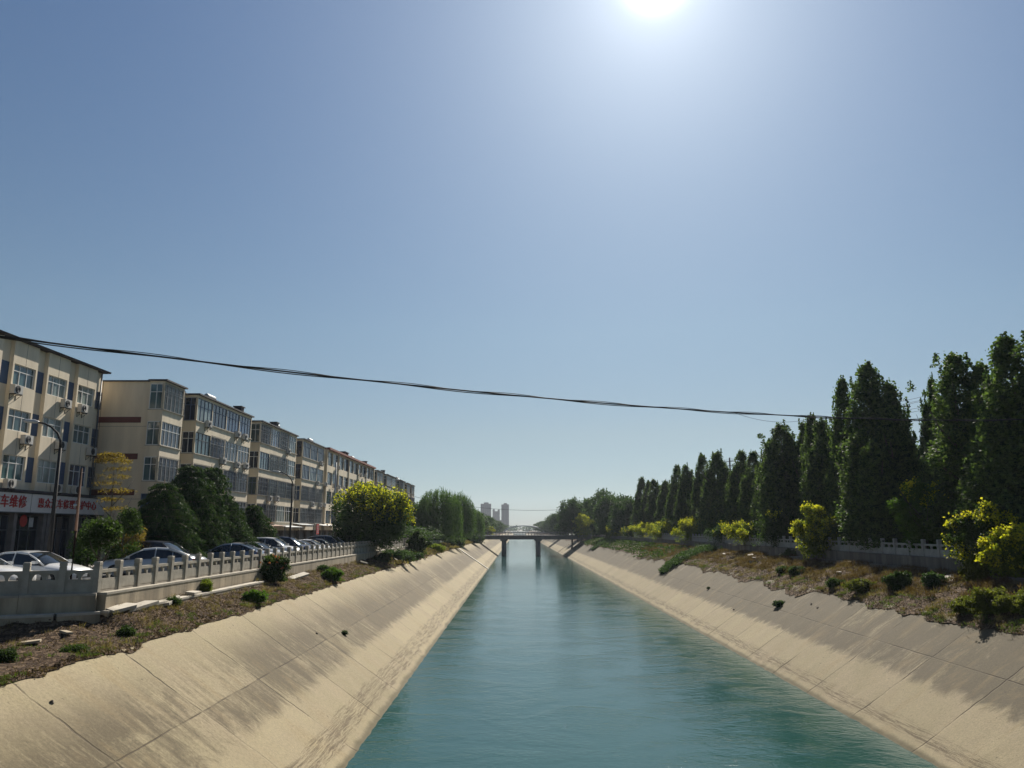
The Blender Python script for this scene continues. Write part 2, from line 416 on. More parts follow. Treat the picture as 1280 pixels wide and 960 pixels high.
# ------------------------------------------------------------------ mesh helpers
class MB:
    def __init__(s): s.v, s.f, s.m = [], [], []
    def add(s, vs, fs, mi=0):
        o = len(s.v)
        s.v += [tuple(p) for p in vs]; s.f += [tuple(o + i for i in f) for f in fs]; s.m += [mi] * len(fs)
        return s
    def box(s, x0, x1, y0, y1, z0, z1, mi=0):
        vs = [(x, y, z) for z in (z0, z1) for y in (y0, y1) for x in (x0, x1)]
        return s.add(vs, [(0, 2, 3, 1), (4, 5, 7, 6), (0, 1, 5, 4), (2, 6, 7, 3), (0, 4, 6, 2), (1, 3, 7, 5)], mi)
    def prism(s, poly, y0, y1, mi=0, axis='y'):
        n = len(poly)
        if axis == 'y': vs = [(a, y0, c) for a, c in poly] + [(a, y1, c) for a, c in poly]
        elif axis == 'x': vs = [(y0, a, c) for a, c in poly] + [(y1, a, c) for a, c in poly]
        else: vs = [(a, c, y0) for a, c in poly] + [(a, c, y1) for a, c in poly]
        fs = [tuple(range(n)), tuple(range(2 * n - 1, n - 1, -1))]
        fs += [(i, i + n, (i + 1) % n + n, (i + 1) % n) for i in range(n)]
        return s.add(vs, fs, mi)
    def tube(s, pts, rs, seg=8, mi=0, cap=True):
        pts = [Vector(p) for p in pts]
        if isinstance(rs, (int, float)): rs = [rs] * len(pts)
        vs = []
        for i, p in enumerate(pts):
            d = (pts[min(i + 1, len(pts) - 1)] - pts[max(i - 1, 0)]).normalized()
            a = d.cross(Vector((0, 0, 1)))
            if a.length < 1e-3: a = d.cross(Vector((0, 1, 0)))
            a.normalize(); b = d.cross(a)
            for k in range(seg):
                t = 2 * PI * k / seg
                vs.append(p + (a * math.cos(t) + b * math.sin(t)) * rs[i])
        fs = []
        for i in range(len(pts) - 1):
            for k in range(seg):
                fs.append((i * seg + k, i * seg + (k + 1) % seg, (i + 1) * seg + (k + 1) % seg, (i + 1) * seg + k))
        if cap:
            fs.append(tuple(range(seg - 1, -1, -1))); fs.append(tuple((len(pts) - 1) * seg + k for k in range(seg)))
        return s.add(vs, fs, mi)
    def mesh(s, name, mats, smooth=False):
        me = bpy.data.meshes.new(name)
        me.from_pydata(s.v, [], s.f)
        if not isinstance(mats, (list, tuple)): mats = [mats]
        for m in mats: me.materials.append(m)
        if len(mats) > 1: me.polygons.foreach_set('material_index', s.m)
        if smooth: me.polygons.foreach_set('use_smooth', [True] * len(me.polygons))
        me.update()
        return me

def link(name, me, parent=None, loc=None, rot=None):
    o = bpy.data.objects.new(name, me); COL.objects.link(o)
    if parent is not None: o.parent = parent
    if loc is not None: o.location = loc
    if rot is not None: o.rotation_euler = rot
    return o
def tag(o, label=None, cat=None, group=None, kind=None):
    if label: o['label'] = label
    if cat: o['category'] = cat
    if group: o['group'] = group
    if kind: o['kind'] = kind
    return o
def thing(name, label, cat, loc=(0, 0, 0), rz=0, group=None):
    return tag(link(name, None, None, loc, (0, 0, rz)), label, cat, group)
def part(name, mb, mats, parent, smooth=False, loc=None, rot=None):
    return link(name, mb.mesh(name, mats, smooth), parent, loc, rot)
def solo(name, mb, mats, label, cat, group=None, smooth=False, loc=None, rot=None):
    return tag(link(name, mb.mesh(name, mats, smooth), None, loc, rot), label, cat, group)
def struct(name, mb, mats, smooth=False):
    return tag(link(name, mb.mesh(name, mats, smooth)), kind='structure')
def dup(root, label=None, group=None):
    r = root.copy(); COL.objects.link(r)
    if label: r['label'] = label
    if group: r['group'] = group
    for ch in list(root.children):
        c = ch.copy(); COL.objects.link(c); c.parent = r
        for g in list(ch.children):
            d = g.copy(); COL.objects.link(d); d.parent = c
    return r
ORD = ['first', 'second', 'third', 'fourth', 'fifth', 'sixth', 'seventh', 'eighth', 'ninth', 'tenth', 'eleventh', 'twelfth', 'thirteenth', 'fourteenth', 'fifteenth', 'sixteenth', 'seventeenth', 'eighteenth', 'nineteenth', 'twentieth', 'twenty-first', 'twenty-second', 'twenty-third', 'twenty-fourth', 'twenty-fifth', 'twenty-sixth', 'twenty-seventh', 'twenty-eighth', 'twenty-ninth', 'thirtieth', 'thirty-first', 'thirty-second', 'thirty-third', 'thirty-fourth', 'thirty-fifth', 'thirty-sixth', 'thirty-seventh', 'thirty-eighth', 'thirty-ninth', 'fortieth']
def nz(x, y, s=1.0, o=0.0):
    return noise.fractal(Vector((x * s + o, y * s - o, o)), 1.0, 2.0, 4)

# ------------------------------------------------------------------ setting
def grid(rows):
    nr, nc = len(rows), len(rows[0])
    return [p for r in rows for p in r], [(i * nc + j, i * nc + j + 1, (i + 1) * nc + j + 1, (i + 1) * nc + j) for i in range(nr - 1) for j in range(nc - 1)]
YS = [-60 + 6 * i for i in range(10)] + [i * 0.5 for i in range(0, 30)] + [15 + i * 0.25 for i in range(0, 300)] + [90 + i * 0.5 for i in range(0, 120)] + [150 + 2 * i for i in range(100)] + [350 + 20 * i for i in range(60)]
YEND = YS[-1]
# water
b = MB(); b.add([(WL - 1.2, -60, 0), (WR + 1.2, -60, 0), (WR + 1.2, YEND, 0), (WL - 1.2, YEND, 0)], [(0, 1, 2, 3)])
struct('water', b, M['water'])
# concrete slopes (slabs settle a little against each other)
def slope_pt(side, y, t):
    x0, x1, z1 = (WL, TLx, TLz) if side < 0 else (WR, TRx, TRz)
    return x0 + (x1 - x0) * t, z1 * t
def slope_mesh(side, mat):
    rows = []
    for y in YS:
        r = []
        e = 0.05 * nz(y * 0.9, side * 3.0, 0.7)
        for t in [-0.25, -0.1, 0.0, 0.04, 0.1, 0.2, 0.3, 0.4, 0.5, 0.6, 0.7, 0.8, 0.9, 0.97, 1.0]:
            x, z = slope_pt(side, y, t)
            d = 0.03 * nz(y, t * 7, 0.5, side * 5) + (0.05 * nz(y, t * 10, 1.3, side * 9) if t < 0.12 else 0)
            r.append((x - side * 0 + e * (t < 0.05) * 0, y, z + d))
        x, z = slope_pt(side, y, 1.0)
        r.append((x + side * 0.9, y, z + 0.0))
        r.append((x + side * 1.0, y, z - 0.5))
        rows.append(r)
    b = MB(); v, f = grid(rows); b.add(v, f)
    return struct('canal_slope', b, mat, True)
slope_mesh(-1, M['lin_l']); slope_mesh(1, M['lin_r'])

# line of the retaining walls
XC, YC = XRL, YP(129, XRL)
def wall_x_left(y):
    if y >= YC: return XRL
    return max(-46.0, XRL - (YC - y) * 2.36)
def bank_top(side, y):
    if side < 0:
        x = wall_x_left(y)
        return x - 0.1, CAMZ - 3.12 - min(0.45, max(0, (YC - y - 1.2)) * 0.12)
    return XRR - 0.2, CAMZ - 2.85
def bank_pt(side, y, v, disp=True):
    """v: 0 lower edge over the lining, 1 at the wall foot"""
    tx, tz = bank_top(side, y)
    lx, lz = (TLx, TLz) if side < 0 else (TRx, TRz)
    w = nz(y, side * 11, 0.35) * 0.25 + nz(y, side * 17, 1.6) * 0.13 + nz(y, side * 19, 5.0) * 0.06
    if side > 0: w += 0.25 + max(0, nz(y, 31, 0.11)) * 1.2
    ex = lx - side * w
    ez = lz - (max(0, w) * 0.66) + 0.035
    if w < 0: ez = lz + 0.04
    # the soil sheet creeps over the lining edge and climbs to the wall
    if v < 0.15:
        k = v / 0.15
        mx = lx + side * 0.25; mz = lz + 0.14
        x = ex + (mx - ex) * k; z = ez + (mz - ez) * k
    else:
        k = (v - 0.15) / 0.85
        mx = lx + side * 0.25; mz = lz + 0.14
        x = mx + (tx - mx) * k; z = mz + (tz - mz) * (min(1.0, k / 0.78) ** 0.9)
    if disp:
        a = min(1, v / 0.12) * min(1, (1.02 - v) / 0.1)
        z += a * (0.16 * nz(x, y, 0.8, 3.0) + 0.09 * nz(x, y, 2.6, 8.0) + 0.03)
    return Vector((x, y, z))
def bank_mesh(side):
    rows = []
    for y in YS:
        rows.append([tuple(bank_pt(side, y, v)) for v in [0, 0.03, 0.07, 0.11, 0.15] + [0.15 + 0.85 * k / 14 for k in range(1, 15)]] + [(bank_top(side, y)[0] + side * 0.5, y, bank_top(side, y)[1] - 0.02)])
    b = MB(); v, f = grid(rows); b.add(v, f)
    return struct('earth_bank', b, M['soil'], True)
bank_mesh(-1); bank_mesh(1)

# ground sheet, street, pavement
b = MB()
b.add([(-6000, YC, ZL - 0.03), (XRL, YC, ZL - 0.03), (XRL, YEND, ZL - 0.03), (-6000, YEND, ZL - 0.03), (-46, YC - 12.75, ZL - 0.03), (-6000, YC - 12.75, ZL - 0.03),
       (-46, -60, ZL - 0.03), (-6000, -60, ZL - 0.03)], [(0, 1, 2, 3), (5, 4, 1, 0), (7, 6, 4, 5)])
b.add([(XRR, -60, ZR - 0.02), (6000, -60, ZR - 0.02), (6000, YEND, ZR - 0.02), (XRR, YEND, ZR - 0.02)], [(0, 1, 2, 3)])
b.add([(-6000, YEND, ZL - 0.03), (6000, YEND, ZL - 0.03), (6000, 9000, ZL - 0.03), (-6000, 9000, ZL - 0.03)], [(0, 1, 2, 3)])
struct('ground', b, M['ground'])
b = MB(); b.add([(-25.2, YC - 3.94, ZL - 0.01), (-16.1, YC, ZL - 0.01), (-16.1, 900, ZL - 0.01), (-25.2, 900, ZL - 0.01)], [(0, 1, 2, 3)])
struct('street', b, M['asphalt'])
b = MB()
for k in range(120):
    b.box(-28.0, -25.2, 26 + k * 2.0, 26 + k * 2.0 + 1.985, ZL - 0.02, ZL + 0.12)
struct('pavement', b, M['paving'])
b = MB(); b.add([(XRR + 0.3, -60, ZR), (XRR + 2.2, -60, ZR), (XRR + 2.2, 500, ZR), (XRR + 0.3, 500, ZR)], [(0, 1, 2, 3)])
struct('path', b, M['paving'])
# parking bay lines
b = MB()
for k in range(24):
    y = 31 + k * 3.0
    b.box(-21.3, -16.4, y, y + 0.12, ZL - 0.012, ZL - 0.006)
struct('parking_marking', b, M['white'])

# ------------------------------------------------------------------ retaining walls
def wall_run(name, pts, thick, z0, z1, mat, mats2, label, capz=None):
    """pts polyline of the canal-side face"""
    t = thing(name, label, 'wall', (pts[0][0], pts[0][1], z0))
    inv = Vector((-pts[0][0], -pts[0][1], -z0))
    b = MB(); c = MB()
    for (xa, ya), (xb, yb) in zip(pts[:-1], pts[1:]):
        L = math.hypot(xb - xa, yb - ya); n = max(1, int(L / 2.4))
        nx_, ny_ = (yb - ya) / L, -(xb - xa) / L      # to the right of the run
        for k in range(n):
            t0, t1 = k / n, (k + 1) / n - 0.012 / L
            pr = 0.008 * random.random()
            q = []
            for tt in (t0, t1):
                px_, py_ = xa + (xb - xa) * tt, ya + (yb - ya) * tt
                q.append((px_ + nx_ * pr, py_ + ny_ * pr)); q.append((px_ - nx_ * thick, py_ - ny_ * thick))
            poly = [q[0], q[2], q[3], q[1]]
            vs = [(p[0] + inv.x, p[1] + inv.y, zz - z0) for zz in (z0, z1) for p in poly]
            b.add(vs, [(0, 1, 2, 3), (7, 6, 5, 4), (0, 4, 5, 1), (1, 5, 6, 2), (2, 6, 7, 3), (3, 7, 4, 0)])
            q = []
            for tt in (t0, t1):
                px_, py_ = xa + (xb - xa) * tt, ya + (yb - ya) * tt
                q.append((px_ + nx_ * 0.03, py_ + ny_ * 0.03)); q.append((px_ - nx_ * (thick + .02), py_ - ny_ * (thick + .02)))
            poly = [q[0], q[2], q[3], q[1]]
            vs = [(p[0] + inv.x, p[1] + inv.y, zz - z0) for zz in (z1 + 0.002, z1 + 0.09) for p in poly]
            c.add(vs, [(0, 1, 2, 3), (7, 6, 5, 4), (0, 4, 5, 1), (1, 5, 6, 2), (2, 6, 7, 3), (3, 7, 4, 0)])
    part('wall_body', b, mat, t)
    part('coping', c, mats2, t)
    return t
YLE = YP(524, XRL)
wall_run('retaining_wall', [(XRL - 0.05, YLE), (XRL - 0.05, YC), (-46, YC - 12.75)], 0.35, CAMZ - 3.7, ZL - 0.09, M['wallc'], M['stone'], 'stained grey concrete retaining wall under the stone balustrade beside the parked cars')
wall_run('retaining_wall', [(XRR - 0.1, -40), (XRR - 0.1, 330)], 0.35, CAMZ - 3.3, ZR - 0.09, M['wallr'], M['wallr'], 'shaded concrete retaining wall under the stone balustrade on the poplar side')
# low outer kerb with the pale ledge
wall_run('ledge_wall', [(XRL + 0.45, 47), (XRL + 0.42, YC + 2.2), (XRL + 0.1, YC - 0.1), (XRL - 1.0, YC - 1.0), (-46 + .3, YC - 13.45)], 0.4, CAMZ - 3.9, CAMZ - 3.10, M['wallc'], M['cap'], 'low concrete kerb wall with pale top along the foot of the left retaining wall')
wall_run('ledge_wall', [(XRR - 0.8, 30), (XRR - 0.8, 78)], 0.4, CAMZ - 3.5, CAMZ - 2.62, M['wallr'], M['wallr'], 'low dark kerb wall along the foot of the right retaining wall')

# ------------------------------------------------------------------ balustrades
def post_mesh():
    b = MB()
    b.box(-0.115, 0.115, -0.115, 0.115, 0, 0.98)
    b.box(-0.10, 0.10, -0.10, 0.10, 0.982, 1.00)
    b.box(-0.12, 0.12, -0.12, 0.12, 1.002, 1.12)
    b.add([(-.12, -.12, 1.12), (.12, -.12, 1.12), (.12, .12, 1.12), (-.12, .12, 1.12), (-.095, -.095, 1.15), (.095, -.095, 1.15), (.095, .095, 1.15), (-.095, .095, 1.15)],
          [(0, 1, 5, 4), (1, 2, 6, 5), (2, 3, 7, 6), (3, 0, 4, 7), (4, 5, 6, 7)])
    return b
def panel_mesh(L):
    b = MB(); h = L / 2 - 0.117
    b.box(-h, h, -0.06, 0.06, 0.0, 0.50)
    b.box(-h + 0.1, h - 0.1, -0.068, 0.068, 0.10, 0.42)          # raised field on both faces
    b.box(-h, h, -0.07, 0.07, 0.72, 0.84)
    # two arched openings
    def arch_piece(x0, x1, l, r):
        pts = [(x0, 0.502), (x1, 0.502)]
        if r: pts += [(x1 + 0.02, 0.60), (x1 + 0.06, 0.68), (x1 + 0.14, 0.718)]
        else: pts += [(x1, 0.718)]
        if l: pts += [(x0 - 0.14, 0.718), (x0 - 0.06, 0.68), (x0 - 0.02, 0.60)]
        else: pts += [(x0, 0.718)]
        b.prism(pts, -0.05, 0.05)
    arch_piece(-h, -h + 0.1, False, True); arch_piece(-0.05, 0.05, True, True); arch_piece(h - 0.1, h, True, False)
    return b
def balustrade(label, runs, z, mat):
    x0, y0 = runs[0][0]
    t = thing('balustrade', label, 'balustrade', (x0, y0, z))
    pm = post_mesh().mesh('post', mat)
    np_ = 0
    for (a, bb, step) in runs:
        a, bb = Vector(a), Vector(bb); L = (bb - a).length; n = max(1, round(L / step)); st = L / n
        d = (bb - a).normalized(); ang = math.atan2(d.y, d.x)
        me = panel_mesh(st).mesh('panel', mat)
        for k in range(n + 1):
            p = a + d * st * k
            if not (k == n and (bb - Vector(runs[-1][1])).length > 0.01):
                o = link('post', pm, t, (p.x - x0, p.y - y0, 0.0), (rad(random.uniform(-.6, .6)), rad(random.uniform(-.6, .6)), ang)); np_ += 1
            if k < n:
                q = p + d * st / 2
                link('panel', me, t, (q.x - x0, q.y - y0, 0.0), (0, 0, ang))
    return t
balustrade('weathered stone balustrade beside the parked cars, turning a corner at its near end',
           [((XRL - 0.1 - 10.6 * .92, YC - 10.6 * .39), (XRL - 0.1, YC), 1.18), ((XRL - 0.1, YC), (XRL - 0.1, YP(512, XRL)), 1.55)], ZL, M['stone'])
balustrade('grey stone balustrade with arched openings in front of the poplars', [((XRR + 0.1, 36), (XRR + 0.1, 186), 2.0)], ZR, M['stone_r'])

# ------------------------------------------------------------------ buildings
PANES = ['gl_a', 'gl_b', 'gl_c', 'gl_d', 'gl_d', 'gl_c', 'gl_a']
WCACHE = {}
def win_meshes(w, h, n, trans, fr):
    k = (round(w, 2), round(h, 2), n, trans, fr)
    if k in WCACHE: return WCACHE[k]
    b = MB(); t = 0.045; d0, d1 = -0.05, 0.03
    b.box(-w/2, w/2, d0, d1, 0, t); b.box(-w/2, w/2, d0, d1, h - t, h)
    b.box(-w/2, -w/2 + t, d0, d1, t, h - t); b.box(w/2 - t, w/2, d0, d1, t, h - t)
    if trans: b.box(-w/2 + t, w/2 - t, d0 + .005, d1, h * trans - t/2, h * trans + t/2)
    for i in range(1, n):
        x = -w/2 + w * i / n
        b.box(x - t/2, x + t/2, d0 + .008, d1, t, h - t)
    f = b.mesh('window', M[fr])
    g = MB(); g.add([(-w/2 + .02, 0, .02), (w/2 - .02, 0, .02), (w/2 - .02, 0, h - .02), (-w/2 + .02, 0, h - .02)], [(0, 1, 2, 3)])
    gm = g.v, g.f
    WCACHE[k] = (f, gm); return WCACHE[k]
PCACHE = {}
def window(parent, base, x, y, z, w, h, n=2, trans=0.68, fr='frame', pane='gl_a', face='e'):
    """x,y,z: middle of the sill; face e = towards +X, s = towards -Y"""
    f, gm = win_meshes(w, h, n, trans, fr)
    o = link('window', f, parent, (x - base[0], y - base[1], z - base[2]), (0, 0, PI / 2 if face == 'e' else 0))
    k = (id(f), pane)
    if k not in PCACHE:
        me = bpy.data.meshes.new('pane'); me.from_pydata(gm[0], [], gm[1]); me.materials.append(M[pane]); PCACHE[k] = me
    link('pane', PCACHE[k], o)
    return o
def grille(parent, base, x, y, z, w, h, face='e', depth=0.12):
    b = MB(); n = max(3, int(w / 0.16)); t = 0.011
    for i in range(n + 1):
        u = -w/2 + w * i / n; b.box(u - t, u + t, -depth - t, -depth + t, 0, h)
    for i in range(max(3, int(h / 0.45)) + 1):
        zz = h * i / max(3, int(h / 0.45)); b.box(-w/2, w/2, -depth - t * 1.3, -depth - t * 1.05 + 0.0, zz - t, zz + t)
        for u in (-w/2, w/2): b.box(u - t, u + t, -depth, 0, zz - t, zz + t)
    return part('security_grille', b, M['grille'], parent, loc=(x - base[0], y - base[1], z - base[2]), rot=(0, 0, PI / 2 if face == 'e' else 0))

AC = []     # (x, y, z, label) filled while the fronts are built
def mesh_ac():
    b = MB(); b.box(0.06, 0.36, -0.42, 0.42, 0.0, 0.56)
    b.box(0.361, 0.372, -0.40, 0.40, 0.03, 0.53)
    f = MB(); f.tube([(0.373, -0.10, 0.28), (0.392, -0.10, 0.28)], 0.235, 20)
    g = MB()
    for r in (0.07, 0.13, 0.19):
        pts = [(0.396, -0.10 + r * math.cos(2 * PI * k / 16), 0.28 + r * math.sin(2 * PI * k / 16)) for k in range(17)]
        g.tube(pts, 0.006, 4, cap=False)
    k = MB()
    for y in (-0.3, 0.3):
        k.box(0.0, 0.40, y - .02, y + .02, -0.045, -0.005); k.tube([(0.36, y, -0.03), (0.01, y, -0.34)], 0.014, 5)
        k.box(0.0, 0.02, y - .02, y + .02, -0.36, -0.046)
    return b, f, g, k
bb, ff, gg, kk = mesh_ac()
AC_M = (bb.mesh('casing', M['acgrey']), ff.mesh('fan', M['black']), gg.mesh('fan_guard', M['grille']), kk.mesh('bracket', M['iron']))
ac_seen = 0
def ac_unit(x, y, z, label):
    t = thing('air_conditioner', label, 'air conditioner', (x, y, z), 0, 'air conditioner units on the apartment fronts')
    link('casing', AC_M[0], t); f = link('fan', AC_M[1], t); link('fan_guard', AC_M[2], f); link('bracket', AC_M[3], t)

G = ZL
def downpipe(parent, base, x, y, z0, z1):
    b = MB(); b.tube([(0, 0, 0), (0, 0, z1 - z0)], .055, 8)
    for k in range(int((z1 - z0) / 2.7)): b.box(-.09, .07, -.07, .07, 1.2 + k * 2.7, 1.26 + k * 2.7)
    part('drainpipe', b, M['framed'], parent, True, loc=(x - base[0], y - base[1], z0 - base[2]))
# ---- near building with the car repair shops
def building_one():
    XF, XB, XW = -31.0, -31.26, -43.0
    Y0, Y1 = 33.0, YT(126, -31.26) - 0.4
    base = (-37.0, Y0, G)
    t = thing('apartment_building', 'cream four storey apartment block at the left edge with repair shops below', 'building', base)
    b = MB()
    def bx(x0, x1, y0, y1, z0, z1, mi=0): b.box(x0 - base[0], x1 - base[0], y0 - base[1], y1 - base[1], z0 - base[2], z1 - base[2], mi)
    levels = [(3.0, 4.5), (6.0, 7.3), (8.8, 10.1)]
    zb, zt = CAMZ + 2.45, CAMZ + 11.55
    bx(XW, XB, Y0, Y1, zb, zt, 0)
    bays = []
    k = 0
    while True:
        ya = YT(94, XF) - 3.52 * k
        if ya < Y0: break
        bays.append((ya, ya + 2.45)); k += 1
    bays = bays[::-1]
    seams = MB(); band = MB()
    for (ya, yb) in bays:
        zs = [zb] + [CAMZ + q for lv in levels for q in lv] + [zt]
        for i in range(0, len(zs), 2): bx(XB - .003, XF, ya, yb, zs[i], zs[i + 1])
        for (s, e) in levels:
            bx(XB - .003, XF, ya, ya + 0.16, CAMZ + s, CAMZ + e); bx(XB - .003, XF, yb - 0.16, yb, CAMZ + s, CAMZ + e)
            window(t, base, XF - 0.14, (ya + yb) / 2, CAMZ + s, yb - ya - 0.32, e - s, 3, 0.68, 'frame', random.choice(['gl_a', 'gl_a', 'gl_d', 'gl_b']))
        for (s, e) in ((zb + .1, CAMZ + 3), (CAMZ + 4.5, CAMZ + 6), (CAMZ + 7.3, CAMZ + 8.8), (CAMZ + 10.1, zt)):
            seams.box(XF - base[0], XF + 0.004 - base[0], (ya + yb) / 2 - .012 - base[1], (ya + yb) / 2 + .012 - base[1], s - G + .02, e - G - .02)
    for i in range(len(bays)):
        ya = bays[i][1] + .003
        yb = bays[i + 1][0] - .003 if i + 1 < len(bays) else ya + 0.0
        if yb > ya:
            for (s, e) in levels:
                band = MB(); band.box(XB - base[0], XB + 0.02 - base[0], ya - base[1], yb - base[1], CAMZ + s - .05 - G, CAMZ + e + .05 - G); part('painted_band', band, M['blue'], t)
    yl = bays[-1][1]
    for (s, e) in levels:
        window(t, base, XB + 0.05, yl + 0.7, CAMZ + s, 0.85, e - s, 2, 0.5, 'framed', 'gl_d')
    part('wall', b, [M['cream']], t)
    part('wall_seam', seams, M['grout'], t)
    downpipe(t, base, XB + .09, yl + .16, G + 3.3, zt - .05); downpipe(t, base, XB + .09, Y1 - .12, G + .2, zt - .05)
    # eaves
    r = MB()
    prof = [(XW - .5, zt + .03), (XF + 0.22, zt + .03), (XF + 0.28, zt + 0.14), ((XW + XF) / 2, zt + 1.2), (XW - .5, zt + .14)]
    r.prism([(p[0] - base[0], p[1] - G) for p in prof], -0.3, Y1 - Y0 + 0.35)
    part('roof', r, M['roofd'], t)
    # ground floor shops
    s = MB()
    def sb(x0, x1, y0, y1, z0, z1, mi=0): s.box(x0 - base[0], x1 - base[0], y0 - base[1], y1 - base[1], z0 - base[2], z1 - base[2], mi)
    sb(XW, XB - 0.6, Y0, Y1, G, CAMZ + 2.44, 0)
    sb(XB - .6, XF + .25, Y0, Y1, CAMZ + 2.30, CAMZ + 2.44, 1)
    piers = [YP(p, XF) for p in (-120, -60, -20, 15, 52, 57, 90, 124)]
    for y in piers: sb(XB - .6, XF + .02, y - .16, y + .16, G, CAMZ + 2.29, 0)
    part('shop_wall', s, [M['shop'], M['roofd']], t)
    for ya, yb, n in zip(piers[:-1], piers[1:], (3, 3, 3, 3, 1, 4, 4)):
        w = yb - ya - .34
        if w < .4: continue
        f = window(t, base, XF - .35, (ya + yb) / 2, G + .02, w, 3.2, n, 0.72, 'framed' if n == 3 else 'grille', 'gl_c')
    return t, XF
t1, XF1 = building_one()

def hanzi(txt, size, mat, parent, loc, face='e', ext=0.02, align='CENTER'):
    cu = bpy.data.curves.new('lettering', 'FONT'); cu.body = txt; cu.size = size; cu.extrude = ext; cu.offset = 0.012 * size
    cu.align_x = align; cu.align_y = 'CENTER'; cu.space_character = 1.12
    o = bpy.data.objects.new('tmp', cu); COL.objects.link(o)
    dg = bpy.context.evaluated_depsgraph_get()
    me = bpy.data.meshes.new_from_object(o.evaluated_get(dg)); me.name = 'lettering'
    bpy.data.objects.remove(o)
    xs = [v.co.x for v in me.vertices]; sh = (min(xs) + max(xs)) / 2 if align == 'CENTER' else max(xs)
    for v in me.vertices: v.co.x -= sh
    me.materials.clear(); me.materials.append(mat)
    rot = (PI / 2, 0, PI / 2) if face == 'e' else (PI / 2, 0, 0)
    return link('lettering', me, parent, loc, rot)
def shop_sign(label, ya, yb, z0, z1, x, txt, size, align='CENTER', off=0):
    t = thing('shop_sign', label, 'sign', (x, (ya + yb) / 2, z0))
    b = MB(); b.box(0, 0.12, -(yb - ya) / 2, (yb - ya) / 2, 0, z1 - z0); part('board', b, M['sign_w'], t)
    e = MB(); w = (yb - ya) / 2
    e.box(0, .14, -w, w, z1 - z0, z1 - z0 + .05); e.box(0, .14, -w, w, -.05, 0); part('trim', e, M['framed'], t)
    hanzi(txt, size, M['sign_r'], t, (0.145, off, (z1 - z0) / 2), align=align)
yS = YP(30, XF1)
shop_sign('white shop sign with large red characters at the left edge of the frame', yS - 9.0, yS - .04, CAMZ + 1.07, CAMZ + 2.22, XF1 + 0.02, '汽车维修', 0.80, 'RIGHT', 4.0)
shop_sign('long white shop sign with red characters, right of the other sign', yS + .04, YP(124, XF1), CAMZ + 1.07, CAMZ + 2.22, XF1 + 0.02, '惠众汽车修理养护中心', 0.66, 'CENTER', -0.3)

# posters in the glass front
def poster(px, py, w, h, mat, label, round_=False):
    p = P(px, py, XF1 - .30)
    b = MB()
    if round_: b.tube([(0, 0, 0), (0.02, 0, 0)], w / 2, 20)
    else: b.box(0, 0.02, -w/2, w/2, -h/2, h/2)
    solo('poster', b, mat, label, 'poster', loc=p)
poster(26.5, 651, 0.75, 0.75, M['sign_r'], 'round red poster in the glass shop front under the white sign', True)
poster(36, 653, 0.45, 0.6, M['awning'], 'pale rectangular poster beside the round red poster in the shop front')
poster(60, 665, 0.35, 1.6, M['bluep'], 'narrow blue upright poster by the shop door')

